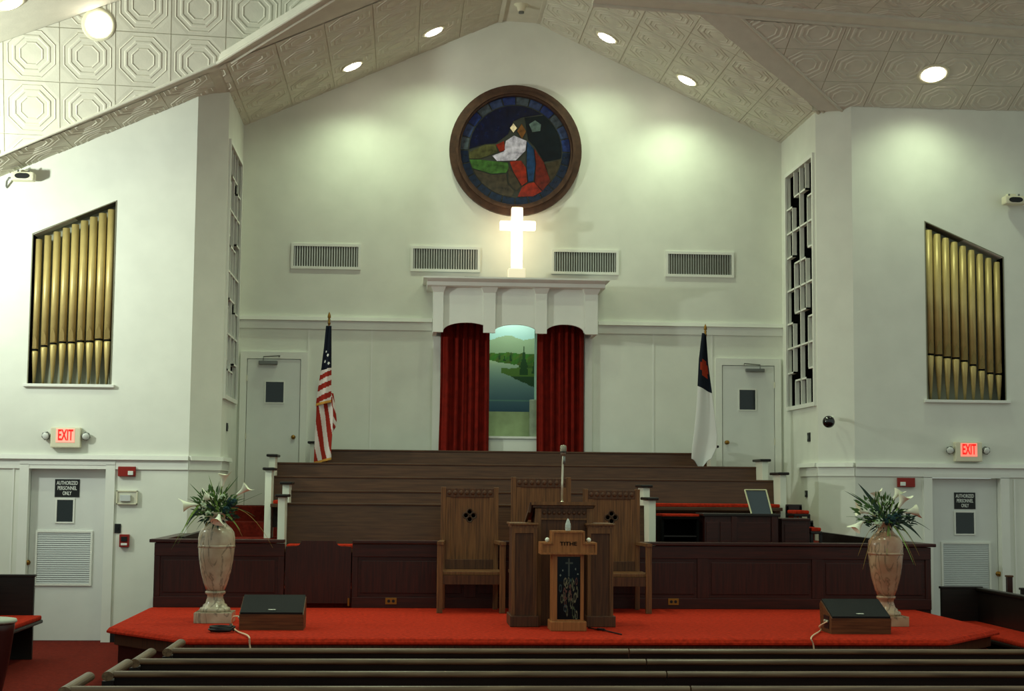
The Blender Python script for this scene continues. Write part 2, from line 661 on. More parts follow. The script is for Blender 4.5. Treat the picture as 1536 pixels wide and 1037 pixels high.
def tile_bm():
    bm = B()
    hs = TS*.493
    prof = [(.36, 0), (.40, 1), (.44, 0), (.56, 0), (.60, 1), (.66, 1), (.70, 0), (.82, 0), (.85, 1), (.88, 0)]
    loops = []
    for r, h in prof:
        loops.append([bm.verts.new((hs*r*1.04*math.cos(math.pi/8+k*math.pi/4)/math.cos(math.pi/8)*.96,
                                    hs*r*1.04*math.sin(math.pi/8+k*math.pi/4)/math.cos(math.pi/8)*.96, h*.008)) for k in range(8)])
    bm.faces.new(loops[0])
    for a, b in zip(loops, loops[1:]):
        for k in range(8):
            bm.faces.new((a[k], b[k], b[(k+1) % 8], a[(k+1) % 8]))
    sq = []
    for k in range(8):
        ang = math.pi/8+k*math.pi/4
        c, s_ = math.cos(ang), math.sin(ang)
        q = hs/max(abs(c), abs(s_))
        sq.append(bm.verts.new((q*c, q*s_, .004)))
    L = loops[-1]
    cor = [bm.verts.new((hs*a, hs*b, .004)) for a, b in ((1, 1), (-1, 1), (-1, -1), (1, -1))]
    for k in range(8):
        k2 = (k+1) % 8
        if k % 2 == 0:
            bm.faces.new((L[k], sq[k], cor[k//2], sq[k2], L[k2]))
        else:
            bm.faces.new((L[k], sq[k], sq[k2], L[k2]))
    # turned-down rim
    rim = [bm.verts.new((v.co.x, v.co.y, -.006)) for v in
           [sq[7], sq[0], cor[0], sq[1], sq[2], cor[1], sq[3], sq[4], cor[2], sq[5], sq[6], cor[3]]]
    up = [sq[7], sq[0], cor[0], sq[1], sq[2], cor[1], sq[3], sq[4], cor[2], sq[5], sq[6], cor[3]]
    for i in range(12):
        bm.faces.new((up[i], rim[i], rim[(i+1) % 12], up[(i+1) % 12]))
    return bm


def plane_frame(o, u, n):
    u = u.normalized()
    n = n.normalized()
    v = n.cross(u).normalized()
    return o, u, v, n


def tin_ceiling(name, poly3, udir, nin, tile_poly3=None, label=None, off=(0, 0), slab=.08):
    """a ceiling slab along a convex polygon; nin points into the room; tin tiles as parts on its face"""
    global _tile_me
    o, u, v, n = plane_frame(poly3[0], udir, nin)
    to2 = lambda p: ((p-o).dot(u), (p-o).dot(v))
    P = [to2(p) for p in poly3]
    bm = B()
    prism(bm, P, [], lambda a, b, c: o+u*a+v*b-n*c, 0.0, slab)
    root = struct(finish(name, bm, M_TIN), label)
    T = [to2(p) for p in (tile_poly3 or poly3)]
    area = sum(T[i][0]*T[(i+1) % len(T)][1]-T[(i+1) % len(T)][0]*T[i][1] for i in range(len(T)))
    if area < 0:
        T = T[::-1]
    if _tile_me is None:
        b0 = tile_bm()
        bmesh.ops.recalc_face_normals(b0, faces=b0.faces)
        _tile_me = bpy.data.meshes.new('tin_tile')
        b0.to_mesh(_tile_me)
        b0.free()
        _tile_me.materials.append(M_TIN)
    x0, x1 = min(p[0] for p in T), max(p[0] for p in T)
    y0, y1 = min(p[1] for p in T), max(p[1] for p in T)
    edges = []
    for i in range(len(T)):
        a, b = Vector(T[i]), Vector(T[(i+1) % len(T)])
        d = (b-a)
        edges.append((a, Vector((d.y, -d.x)).normalized()))      # outward normal for ccw
    i0, i1 = math.floor((x0-off[0])/TS), math.ceil((x1-off[0])/TS)
    j0, j1 = math.floor((y0-off[1])/TS), math.ceil((y1-off[1])/TS)
    rot = Matrix((u, v, n)).transposed().to_4x4()
    for i in range(i0, i1):
        for j in range(j0, j1):
            c = Vector((off[0]+(i+.5)*TS, off[1]+(j+.5)*TS))
            hv = TS/2
            cor = [c+Vector((sx*hv, sy*hv)) for sx, sy in ((1, 1), (-1, 1), (-1, -1), (1, -1))]
            if any(all((q-a).dot(nn) > -.01 for q in cor) for a, nn in edges):
                continue
            cut = [(a, nn) for a, nn in edges if any((q-a).dot(nn) > 0 for q in cor)]
            wp = o+u*c.x+v*c.y+n*.006
            if not cut:
                me = _tile_me
            else:
                bt = tile_bm()
                for a, nn in cut:
                    bmesh.ops.bisect_plane(bt, geom=list(bt.verts)+list(bt.edges)+list(bt.faces), dist=1e-5,
                                           plane_co=(a.x-c.x, a.y-c.y, 0), plane_no=(nn.x, nn.y, 0), clear_outer=True)
                if len(bt.faces) < 2:
                    bt.free()
                    continue
                bmesh.ops.recalc_face_normals(bt, faces=bt.faces)
                me = bpy.data.meshes.new('tin_tile')
                bt.to_mesh(me)
                bt.free()
                me.materials.append(M_TIN)
            t = bpy.data.objects.new('tin_tile', me)
            COL.objects.link(t)
            t.parent = root
            t.matrix_local = Matrix.Translation(wp-WL[root.name]) @ rot
    return root


def on_l(px, py):
    return hit(px, py, GL0, NL)


def on_r(px, py):
    return hit(px, py, GR0, NR)


P1, P2, P3 = on_l(0, 233), on_l(325, 95), on_l(480, 0)
# run the lines on beyond the frame
P0 = P1 + (P1-P2)*1.6
P4 = Vector((P3.x, 9.5, P3.z))
pl = lambda X, Y: Vector((X, Y, zl(X)))
prr = lambda X, Y: Vector((X, Y, zr(X)))
tin_ceiling('ceiling', [pl(GL1.x, YB+.05), pl(XL-.12, YB+.05), pl(XL-.12, P2.y), P2, P3, P4, pl(GL1.x, 9.5)], Vector((0, 1, 0)), -NL,
            [pl(GL1.x-.02, YB), pl(XL, YB), pl(XL, P2.y+.1), P2+Vector((.1, .1, 0)), P3+Vector((.12, .02, .0)), pl(GL1.x-.02, P3.y-.4)],
            'cream tin ceiling, left slope over the choir')
tin_ceiling('ceiling', [pl(XL-.12, P2.y), pl(XL-.12, YE+.1), pl(-9.5, YE+.1), pl(-9.5, P0.y), P0, P2], Vector((0, 1, 0)), -NL,
            [pl(XL-.12, P2.y+.05), pl(XL-.12, YE), pl(P1.x-.5, YE), pl(P1.x-.5, P1.y+.06), P1+Vector((0, .06, 0))],
            'narrow cream tin soffit strip above the left exit wall')
# back-fill above the pier, between the strip and the choir slope
bm = B()
prism(bm, [(CXL-.05, YE+.05), (XL+.02, YE+.05), (XL+.02, YB), (CXL-.05, YB)], [], lambda a, b, c: Vector((a, b, zl(a)+c)), .005, .08)
struct(finish('ceiling', bm, M_TIN), 'small piece of cream ceiling over the left pier')
Q1, Q2 = on_r(1228, 169), on_r(1087, 0)
Q3 = Q2 + (Q2-Q1)*.8
tin_ceiling('ceiling', [prr(GR1.x, YB+.05), prr(XR+.12, YB+.05), prr(XR+.12, YN), Q1, Q2, prr(Q2.x, 9.5), prr(GR1.x, 9.5)], Vector((0, 1, 0)), -NR,
            [prr(GR1.x+.02, YB), prr(XR, YB), Q1+Vector((0, .05, 0)), Q2+Vector((-.02, .05, 0)), prr(GR1.x+.02, Q2.y-.6)],
            'cream tin ceiling, right slope over the choir')
bm = B()
hexa(bm, [(GL1.x, 9.5, GL1.z), (GR1.x, 9.5, GR1.z), (GR1.x, YB+.05, GR1.z), (GL1.x, YB+.05, GL1.z),
          (GL1.x, 9.5, GL1.z+.08), (GR1.x, 9.5, GR1.z+.08), (GR1.x, YB+.05, GR1.z+.08), (GL1.x, YB+.05, GL1.z+.08)])
ridge = struct(finish('ceiling', bm, M_TIN), 'flat cream strip along the ceiling ridge')
for X in (GL1.x, GR1.x):
    bm = B()
    box(bm, X-.03, X+.03, 9.5, YB-.01, GL1.z-.03, GL1.z+.01)
    finish('ridge_moulding', bm, M_TIN, ridge)

# left bulkhead: steep tiled face above the soffit strip, leaning towards the hall
LEAN = math.radians(22)
e_up = Vector((0, -math.sin(LEAN), math.cos(LEAN)))
d1 = (P2-P1)
NB = d1.cross(e_up).normalized()
if NB.y > 0:
    NB = -NB                     # into the room
hb = e_up.cross(NB).normalized()
hb = Vector((0, 0, 1)).cross(NB).normalized()
if hb.x < 0:
    hb = -hb
on_b = lambda px, py: hit(px, py, P1, NB)
T1, T2 = on_b(0, 64), on_b(182, 0)
T0 = T1 + (T1-T2)*2.0
T3 = T2 + (T2-T1)*1.0
B3 = on_b(480, 0)
B4 = B3 + (B3-on_b(325, 95))*.35
tin_ceiling('ceiling', [P0, P1, P2+Vector((0, 0, .0)), B3, B4, T3, T2, T1, T0], hb, NB,
            [P1+(P1-P2)*.2, P2, B3+(B3-P2)*.1, T2+(T2-T1)*.6, T2, T1, T1+(T1-T2)*.25],
            'brightly lit tin ceiling face with octagons, upper left', off=(.22, .30))
# dull band above it
dn = Vector((0, -1, .02))
nT = (T2-T1).cross(dn).normalized()
if nT.z > 0:
    nT = -nT
dT = dn*2.5
tin_ceiling('ceiling', [T0, T3, T3+dT, T0+dT], (T2-T1), nT, [T1, T2, T2, T1],
            'dull grey ceiling strip in the upper left corner')
# edge mouldings along the left boundary
tr = sroot('trim_1', 'cream moulding along the edge of the left ceiling slope', P2)
for a, b, r in ((P0, P2, .02), (P2, P3+(P3-P2)*.3, .02)):
    bm = B()
    tube(bm, [a+Vector((0, 0, -.0)), b], r, 8)
    finish('moulding', bm, M_TIN, tr)
bm = B()
tube(bm, [pl(P2.x+.14, P2.y+.17), pl(P3.x+.3, P3.y+.06)], .022, 8)
finish('moulding', bm, M_TIN, tr)

# right: transept slope, its moulded valley and the upper ceiling beyond
D0 = Vector((CXR-.1, YE+.02, 6.455))
SD = .40
ND = Vector((0, -SD, -1)).normalized()      # into the room
on_d = lambda px, py: hit(px, py, D0, ND)
V1, V2 = on_d(1266, 169), on_d(1110, 24)
U1, U2 = V2, on_d(1536, 58)
U3 = U2 + (U2-U1)*.8
zd = lambda Y: 6.455 + SD*(YE+.02-Y)
tin_ceiling('ceiling', [Vector((V1.x-.4, YE+.1, zd(YE+.1))), Vector((12.5, YE+.1, zd(YE+.1))), Vector((12.5, U3.y, zd(U3.y))), U3, U1+(U1-U2)*.15, V1+(V2-V1)*.02+Vector((-.3, 0, 0))],
            Vector((1, 0, 0)), ND,
            [Vector((9.0, YE, zd(YE))), U1+(U2-U1)*((9.0-U1.x)/(U2.x-U1.x)), V2+Vector((.05, .05, -.02)), V1+(V2-V1)*((V1.y-YE)/(V1.y-V2.y))],
            'dull cream tin ceiling slope over the right exit wall')
dU = Vector((0, -1, .05))
nU = (U2-U1).cross(dU).normalized()
if nU.z > 0:
    nU = -nU
U0 = U1 + (U1-U2)*.5
dU = dU*2.6
tin_ceiling('ceiling', [U0, U3, U3+dU, U0+dU], (U2-U1), nU, [U1+dU*.14, U2+(U2-U1)*.05+dU*.14, U2+(U2-U1)*.05+dU*.8, U1+dU*.8],
            'cream tin ceiling in the upper right corner')
tr = sroot('trim_2', 'cream moulded valley between the right ceiling slopes', V1)
bm = B()
vdir = (Q3-Q1).normalized()
wd_ = (V1-Q1)
# broad flat band between the two slopes, with a bead on either side
V2x = V2 + (V2-V1)*.6
hexa(bm, [Q1, V1, V2x, Q3, Q1+Vector((0, 0, .05)), V1+Vector((0, 0, .05)), V2x+Vector((0, 0, .05)), Q3+Vector((0, 0, .05))])
finish('valley_band', bm, M_TIN, tr)
for a, b, r in ((Q1, Q3, .03), (Q1+(V1-Q1)*.22, Q3+(V2x-Q3)*.22, .02), (V1, V2x, .02)):
    bm = B()
    tube(bm, [a, b], r, 8)
    finish('bead', bm, M_TIN, tr)
tr = sroot('trim_3', 'cream moulding along the upper right ceiling edge', U1)
for k, r in ((0, .03), (.14, .045)):
    bm = B()
    tube(bm, [U0+dU*k, U3+dU*k], r, 8)
    finish('moulding', bm, M_TIN, tr)

# ---- chair rails
def rail(name, segs, zt, lbl, lip=.05, frieze=.11):
    tr = sroot(name, lbl, (segs[0][0][0], segs[0][0][1], zt-lip-frieze))
    for (a, b) in segs:
        a, b = Vector((a[0], a[1], 0)), Vector((b[0], b[1], 0))
        d = (b-a).normalized()
        n = Vector((d.y, -d.x, 0))
        for nm, z0, z1, pr_ in (('rail_lip', zt-lip, zt, .055), ('rail_board', zt-lip-frieze, zt-lip, .02)):
            bm = B()
            e0 = a-d*.0
            hexa(bm, [e0+Vector((0, 0, z0)), b+Vector((0, 0, z0)), b+n*pr_+Vector((0, 0, z0)), e0+n*pr_+Vector((0, 0, z0)),
                      e0+Vector((0, 0, z1)), b+Vector((0, 0, z1)), b+n*(pr_*.8)+Vector((0, 0, z1)), e0+n*(pr_*.8)+Vector((0, 0, z1))])
            finish(nm, bm, M_TRIM, tr)
    return tr


RZ = 2.13
rail('trim_4', [((-9.5, YE), (CXL, YE)), ((CXL, YE), (XL, YN)), ((XL, YN), (XL, YN+.85))], RZ, 'white chair rail along the left exit wall')
rail('trim_5', [((XR, YN+.85), (XR, YN)), ((XR, YN), (CXR, YE)), ((CXR, YE), (12.5, YE))], RZ, 'white chair rail along the right exit wall')
cLx = at(648, 485, YB).x
cRx = at(897, 487, YB).x
rail('trim_6', [((XL, YB), (cLx, YB)), ((cRx, YB), (XR, YB))], 4.0, 'white chair rail on the back wall beside the canopy')

# ---- wall panel stiles and baseboard on the exit walls
def stile(parent, px, py0, py1, w=.02, d=.012):
    a, b = at(px, py0, YE), at(px, py1, YE)
    bm = B()
    box(bm, a.x-w/2, a.x+w/2, YE-d, YE+.002, min(a.z, b.z), max(a.z, b.z))
    finish('stile', bm, M_TRIM, parent)


for px in (172, 21):
    stile(wall_left, px, 700, 955)
for px in (1384, 1521):
    stile(wall_right, px, 720, 950)
bm = B()
box(bm, DLX1+.1, CXL, YE-.02, YE, 0, .11)
struct(finish('baseboard_left', bm, M_BLACK), 'black baseboard right of the left exit door')
bm = B()
box(bm, CXR, DRX0-.1, YE-.02, YE, 0, .11)
struct(finish('baseboard_right', bm, M_BLACK), 'black baseboard left of the right exit door')

# ================================================================== DOORS
def exit_door(name, x0, x1, zt, lbl, sign, win, louv, knob):
    root = sroot(name, lbl, ((x0+x1)/2, YE, 0))
    yd = YE+.10
    bm = B()
    box(bm, x0+.01, x1-.01, yd, yd+.045, .01, zt-.01)
    finish('door_leaf', bm, M_DOOR, root)
    # casing
    bm = B()
    cw = .10
    box(bm, x0-cw, x0+.005, YE-.025, YE+.10, 0, zt+.0)
    box(bm, x1-.005, x1+cw, YE-.025, YE+.10, 0, zt+.0)
    box(bm, x0-cw, x1+cw, YE-.025, YE+.10, zt-.005, zt-.005+.05)
    finish('casing', bm, M_TRIM, root)
    P = lambda q: (at(q[0], q[1], yd), at(q[2], q[3], yd))
    a, b = P(sign)
    bm = B()
    box(bm, a.x, b.x, yd-.008, yd, b.z, a.z)
    sg = finish('warning_sign', bm, M_BLACKSIGN, root)
    sg['label'] = 'black sign with white capitals'
    cx, h = (a.x+b.x)/2, a.z-b.z
    wds = b.x-a.x
    for i, (t, wd__) in enumerate((('AUTHORIZED', .86), ('PERSONNEL', .78), ('ONLY', .36))):
        zc = a.z-h*(.22+.29*i)
        text_mesh('sign_lettering', t, h*.30, lambda u, v, w_, zc=zc: Vector((cx+u, yd-.009-w_, zc+v)), M_WHITETXT, sg, .0008,
                  fit=wds*wd__, bold=.0008)
    a, b = P(win)
    bm = B()
    fr = .018
    box(bm, a.x-fr, b.x+fr, yd-.012, yd, b.z-fr, b.z)
    box(bm, a.x-fr, b.x+fr, yd-.012, yd, a.z, a.z+fr)
    box(bm, a.x-fr, a.x, yd-.012, yd, b.z, a.z)
    box(bm, b.x, b.x+fr, yd-.012, yd, b.z, a.z)
    wf = finish('window_frame', bm, M_TRIM, root)
    bm = B()
    box(bm, a.x, b.x, yd-.004, yd+.002, b.z, a.z)
    finish('window_pane', bm, M_GLASSD, wf)
    a, b = P(louv)
    bm = B()
    fr = .022
    box(bm, a.x-fr, b.x+fr, yd-.02, yd, b.z-fr, b.z)
    box(bm, a.x-fr, b.x+fr, yd-.02, yd, a.z, a.z+fr)
    box(bm, a.x-fr, a.x, yd-.02, yd, b.z, a.z)
    box(bm, b.x, b.x+fr, yd-.02, yd, b.z, a.z)
    gf = finish('louver_grille', bm, M_TRIM, root)
    n = 24
    me0 = None
    for i in range(n):
        z = b.z+(a.z-b.z)*(i+.5)/n
        dz = (a.z-b.z)/n*.42
        bm = B()
        hexa(bm, [(a.x, yd-.014, z-dz), (b.x, yd-.014, z-dz), (b.x, yd-.011, z-dz), (a.x, yd-.011, z-dz),
                  (a.x, yd-.004, z+dz), (b.x, yd-.004, z+dz), (b.x, yd-.001, z+dz), (a.x, yd-.001, z+dz)])
        finish('slat', bm, M_LOUV, gf)
    k = at(knob[0], knob[1], yd)
    bm = B()
    lathe(bm, [(.03, 0), (.03, .008), (.012, .012), (.012, .03), (.027, .04), (.03, .055), (.022, .07), (0, .072)], (k.x, yd, k.z), 16, (0, -1, 0))
    finish('knob', bm, M_BRASS, root, True)
    return root


exit_door('door_1', DLX0, DLX1, DLZ, 'white left exit door with a black authorized-personnel sign', (83, 719, 119, 746), (86, 750, 109, 783), (57, 799, 134, 876), (42, 844))
exit_door('door_2', DRX0, DRX1, DRZ, 'white right exit door with a black authorized-personnel sign', (1431, 739, 1463, 764), (1433, 769, 1461, 801), (1414, 816, 1484, 884), (1497, 861))


def back_door(name, pxl, pxr, pyt, lbl, win, knob, closer, hinge_left):
    a, b = at(pxl, pyt, YB), at(pxr, pyt, YB)
    x0, x1, zt = a.x, b.x, a.z
    root = sroot(name, lbl, ((x0+x1)/2, YB, 1.54))
    bm = B()
    box(bm, x0, x1, YB-.03, YB, 1.545, zt)
    finish('door_leaf', bm, M_DOOR, root)
    bm = B()
    cw, g = .085, .008
    l0 = max(x0-g-cw, XL+.004)
    r1 = min(x1+g+cw, XR-.004)
    box(bm, l0, x0-g, YB-.04, YB, 1.545, zt+g)
    box(bm, x1+g, r1, YB-.04, YB, 1.545, zt+g)
    box(bm, l0, r1, YB-.04, YB, zt+g, zt+g+.09)
    finish('casing', bm, M_TRIM, root)
    w0, w1 = at(win[0], win[1], YB-.03), at(win[2], win[3], YB-.03)
    y = YB-.03
    fr = .014
    bm = B()
    box(bm, w0.x-fr, w1.x+fr, y-.01, y, w1.z-fr, w1.z)
    box(bm, w0.x-fr, w1.x+fr, y-.01, y, w0.z, w0.z+fr)
    box(bm, w0.x-fr, w0.x, y-.01, y, w1.z, w0.z)
    box(bm, w1.x, w1.x+fr, y-.01, y, w1.z, w0.z)
    wf = finish('window_frame', bm, M_TRIM, root)
    bm = B()
    box(bm, w0.x, w1.x, y-.003, y+.001, w1.z, w0.z)
    finish('window_pane', bm, M_GLASSD, wf)
    k = at(knob[0], knob[1], y)
    bm = B()
    lathe(bm, [(.028, 0), (.028, .006), (.011, .01), (.011, .03), (.025, .04), (.027, .055), (.02, .065), (0, .067)], (k.x, y, k.z), 14, (0, -1, 0))
    finish('knob', bm, M_BRASS, root, True)
    c0, c1 = at(closer[0], closer[1], y-.05), at(closer[2], closer[3], y-.05)
    bm = B()
    box(bm, c0.x, c1.x, y-.06, y, c1.z, c0.z, .006)
    cl = finish('door_closer', bm, M_GREY, root)
    s = 1 if hinge_left else -1
    xa, xb = (c0.x+.06, c1.x+.04) if hinge_left else (c1.x-.06, c0.x-.04)
    bm = B()
    tube(bm, [(xa, y-.05, c0.z), (xa, y-.05, c0.z+.05), (xb, y-.12, c0.z+.06), (xb-s*.02, y-.03, c0.z+.055)], .008, 6)
    finish('closer_arm', bm, M_GREY, cl)
    for zz in (zt-.25, zt-1.0):
        bm = B()
        hx = x0-.004 if hinge_left else x1+.004
        tube(bm, [(hx, y-.008, zz-.04), (hx, y-.008, zz+.04)], .008, 8)
        finish('hinge', bm, M_CHROME, root)


back_door('door_3', 372, 451, 539, 'white door in the back wall beside the striped flag', (399, 573, 425, 604), (440, 656), (388, 541, 416, 547), True)
back_door('door_4', 1083, 1160, 549, 'white door in the back wall beside the white flag', (1109, 585, 1133, 615), (1090, 664), (1119, 553, 1147, 558), False)

# ================================================================== WALL FITTINGS
def exit_sign(px0, py0, px1, py1, lbl, tilt):
    y = YE-.085
    a, b = at(px0, py0, y), at(px1, py1, y)
    cx = (a.x+b.x)/2
    root = thing('exit_sign', lbl, 'exit sign', (cx, YE, b.z), 'lit exit signs')
    bm = B()
    box(bm, a.x, b.x, y, YE, b.z, a.z, .012)
    finish('housing', bm, M_CREAM, root)
    w = b.x-a.x
    h = a.z-b.z
    bm = B()
    box(bm, a.x+w*.19, b.x-w*.19, y-.004, y+.002, b.z+h*.25, a.z-h*.06, .003)
    fc = finish('sign_face', bm, M_EXITF, root)
    zc = b.z+h*.60
    text_mesh('exit_lettering', 'EXIT', h*.74, lambda u, v, q: Vector((cx+u, y-.006-q, zc+v)), M_EXITR, fc, .002, fit=w*.50, bold=.003)
    for s in (-1, 1):
        hx = (a.x if s < 0 else b.x) + s*.055
        hz = b.z+h*.58
        bm = B()
        d = Vector((s*.25, -1, -.25))
        c = Vector((hx, y+.03, hz))
        lathe(bm, [(.025, .045), (.05, .02), (.055, -.0), (.055, -.012)][::-1] if False else [(.028, -.05), (.048, -.02), (.052, .015), (.046, .018)], c, 6, d)
        lh = finish('lamp_head', bm, M_GREY, root)
        bm = B()
        lathe(bm, [(.044, .016), (.03, .026), (0, .03)], c, 12, d)
        finish('lens', bm, M_LENS, lh, True)
        bm = B()
        tube(bm, [c, Vector(((a.x if s < 0 else b.x)-s*.005, y+.045, hz))], .012, 6)
        finish('swivel', bm, M_CREAM, lh)


exit_sign(76, 641, 120, 672, 'lit red exit sign with two lamp heads above the left door', 0)
exit_sign(1433, 663, 1474, 693, 'lit red exit sign with two lamp heads above the right door', 0)


def strobe(px0, py0, px1, py1, lbl, lens_right):
    y = YE-.05
    a, b = at(px0, py0, y), at(px1, py1, y)
    root = thing('fire_alarm_strobe', lbl, 'fire alarm', ((a.x+b.x)/2, YE, b.z), 'fire alarm strobes')
    bm = B()
    box(bm, a.x, b.x, y, YE, b.z, a.z, .006)
    finish('housing', bm, M_RED, root)
    w, h = b.x-a.x, a.z-b.z
    x0 = a.x+w*.58 if lens_right else a.x+w*.12
    bm = B()
    box(bm, x0, x0+w*.30, y-.02, y+.001, b.z+h*.12, b.z+h*.55, .006)
    finish('strobe_lens', bm, M_LENS, root)


strobe(177, 700, 203, 715, 'red fire alarm strobe right of the left exit door', True)
strobe(1347, 717, 1373, 731, 'red fire alarm strobe left of the right exit door', False)


def plate(name, lbl, cat, px0, py0, px1, py1, m, Y=YE, d=.012, inner=None, group=None):
    a, b = at(px0, py0, Y-d), at(px1, py1, Y-d)
    root = thing(name, lbl, cat, ((a.x+b.x)/2, Y, b.z), group)
    bm = B()
    box(bm, a.x, b.x, Y-d, Y, b.z, a.z, min(.004, d*.3))
    finish('plate', bm, m, root)
    return root, a, b, Y-d


r_, a, b, y = plate('thermostat', 'beige thermostat in a clear guard below the left strobe', 'thermostat', 175, 736, 206, 757, M_BEIGE, d=.03)
bm = B()
box(bm, a.x+.045, b.x-.075, y-.035, y, b.z+.035, a.z-.05, .006)
finish('control_unit', bm, M_LOUV, r_)
bm = B()
box(bm, a.x, b.x, y-.012, y, a.z-.012, a.z)
box(bm, a.x, b.x, y-.012, y, b.z, b.z+.012)
box(bm, a.x, a.x+.012, y-.012, y, b.z, a.z)
box(bm, b.x-.012, b.x, y-.012, y, b.z, a.z)
finish('guard_frame', bm, M_CREAM, r_)
r_, a, b, y = plate('light_switch', 'black switch plate above the red alarm pull station', 'switch', 172, 786, 181, 800, M_BLACK)
bm = B()
box(bm, (a.x+b.x)/2-.008, (a.x+b.x)/2+.008, y-.008, y, (a.z+b.z)/2-.015, (a.z+b.z)/2+.015)
finish('toggle', bm, M_BLACK, r_)
r_, a, b, y = plate('alarm_pull_station', 'red fire alarm pull station beside the left exit door', 'fire alarm', 179, 802, 193, 821, M_RED, d=.05)
bm = B()
box(bm, a.x+.02, b.x-.02, y-.012, y, b.z+.065, a.z-.025, .003)
finish('pull_handle', bm, M_BLACK, r_)
bm = B()
box(bm, a.x+.02, b.x-.02, y-.006, y, b.z+.02, b.z+.045, .002)
finish('label_strip', bm, M_WHITETXT, r_)


def side_plate(lbl, X, s, px, py, w, h):
    p = atx(px, py, X)
    root = thing('light_switch', lbl, 'switch', (X, p.y, p.z-h/2))
    bm = B()
    box(bm, min(X, X-s*.012), max(X, X-s*.012), p.y-w/2, p.y+w/2, p.z-h/2, p.z+h/2)
    finish('plate', bm, M_BLACK, root)
    bm = B()
    box(bm, min(X-s*.012, X-s*.02), max(X-s*.012, X-s*.02), p.y-w/6, p.y+w/6, p.z-h/5, p.z+h/5)
    finish('toggle', bm, M_GREY, root)


side_plate('small black switch on the left choir wall below the screen', XL, -1, 340, 641, .12, .10)
side_plate('small black switch on the right choir wall below the screen', XR, 1, 1214, 656, .12, .11)
side_plate('small black switch low on the right choir wall under the rail', XR, 1, 1210, 741, .10, .08)

# black ball camera on an arm, right pier
pc = at(1243, 633, YE-.22)
pw = at(1257, 627, YE+.12)
root = thing('ball_camera', 'glossy black ball on a white wall arm beside the right screen', 'camera', (pc.x, pc.y, pc.z-.075))
bm = B()
sphere(bm, pc, .072, u=20, v=14)
finish('ball', bm, mat('gloss_black', (12, 14, 16), rough=.12, spec=.7), root, True)
bm = B()
tube(bm, [pc+Vector((0, .05, 0)), Vector((pc.x+.1, YE-.02, pw.z)), Vector((pc.x+.12, YE+.12, pw.z))], .02, 8)
finish('arm', bm, M_WHITE, root)


def wall_projector(px, py, lbl, s):
    y = YE-.2
    c = at(px, py, y)
    root = thing('wall_floodlight', lbl, 'light fixture', (c.x, YE, c.z-.07), 'small white wall fixtures')
    bm = B()
    box(bm, c.x-.13, c.x+.13, y, YE-.06, c.z-.055, c.z+.045, .02)
    bd = finish('body', bm, M_CREAM, root)
    bm = B()
    prism(bm, [(c.x+.06*math.cos(t)+(.025 if math.cos(t) > 0 else -.025), c.z-.005+.032*math.sin(t)) for t in [2*math.pi*k/20+.01 for k in range(20)]], [], XZ, y-.006, y+.003)
    finish('lens', bm, M_BLACK, bd)
    bm = B()
    box(bm, c.x-.05, c.x+.05, YE-.08, YE, c.z-.02, c.z+.09, .005)
    finish('bracket', bm, M_CREAM, root)
    for k in (-1, 1):
        bm = B()
        tube(bm, [(c.x+k*.06, y+.06, c.z+.04), (c.x+k*.06, y+.06, c.z+.075)], .012, 8)
        finish('screw', bm, M_GREY, root)
    bm = B()
    tube(bm, [(c.x+s*.12, YE-.1, c.z-.01), (c.x+s*.17, YE-.1, c.z-.015), (c.x+s*.20, YE-.08, c.z-.05), (c.x+s*.215, YE-.03, c.z-.1), (c.x+s*.215, YE, c.z-.11)], .012, 6)
    finish('cord', bm, M_GREY, root)


wall_projector(33, 263, 'small white fixture with a dark oval lens high on the left wall', -1)
wall_projector(1524, 299, 'small white fixture with a dark oval lens high on the right wall', 1)

# smoke detector at the ridge
c = hit(782, 6, Vector((0, 0, GL1.z)), Vector((0, 0, 1)))
root = thing('smoke_detector', 'round white detector with a dark tip hanging at the ceiling ridge', 'smoke detector', (c.x, c.y, c.z-.13))
bm = B()
lathe(bm, [(.095, 0), (.095, -.015), (.062, -.035), (.05, -.085), (.036, -.1)], (c.x, c.y, c.z), 20)
finish('body', bm, M_CREAM, root, True)
bm = B()
lathe(bm, [(.036, -.1), (.036, -.125), (0, -.13)], (c.x, c.y, c.z), 16)
finish('tip', bm, M_GREY, root)

# ================================================================== RECESSED DOWNLIGHTS
LAMP_N = 0


def downlight(p, n, lbl, power, r=.135, aim=(0, 0, -1), size=138, blend=1.0, lit=True, color=(.80, 1.0, .66)):
    root = thing('recessed_downlight', lbl, 'ceiling light', p, 'recessed ceiling downlights')
    n = Vector(n).normalized()
    bm = B()
    lathe(bm, [(r*.86, 0.012), (r*.9, .02), (r*1.18, .018), (r*1.2, .004)], p, 28, n)
    finish('trim_ring', bm, M_CREAM, root, True)
    bm = B()
    lathe(bm, [(r*.88, .010), (r*.8, .03), (r*.4, .045), (0, .05)], p, 28, n)
    finish('lens', bm, M_BULB, root, True)
    ld = bpy.data.lights.new('downlight_beam', 'SPOT')
    ld.energy = power
    ld.spot_size = math.radians(size)
    ld.spot_blend = blend
    ld.shadow_soft_size = .07
    ld.color = color
    lo = bpy.data.objects.new('downlight_beam', ld)
    COL.objects.link(lo)
    lo.parent = root
    lo.location = n*.09
    lo.rotation_euler = Vector((0, 0, -1)).rotation_difference(Vector(aim).normalized()).to_euler()
    return root


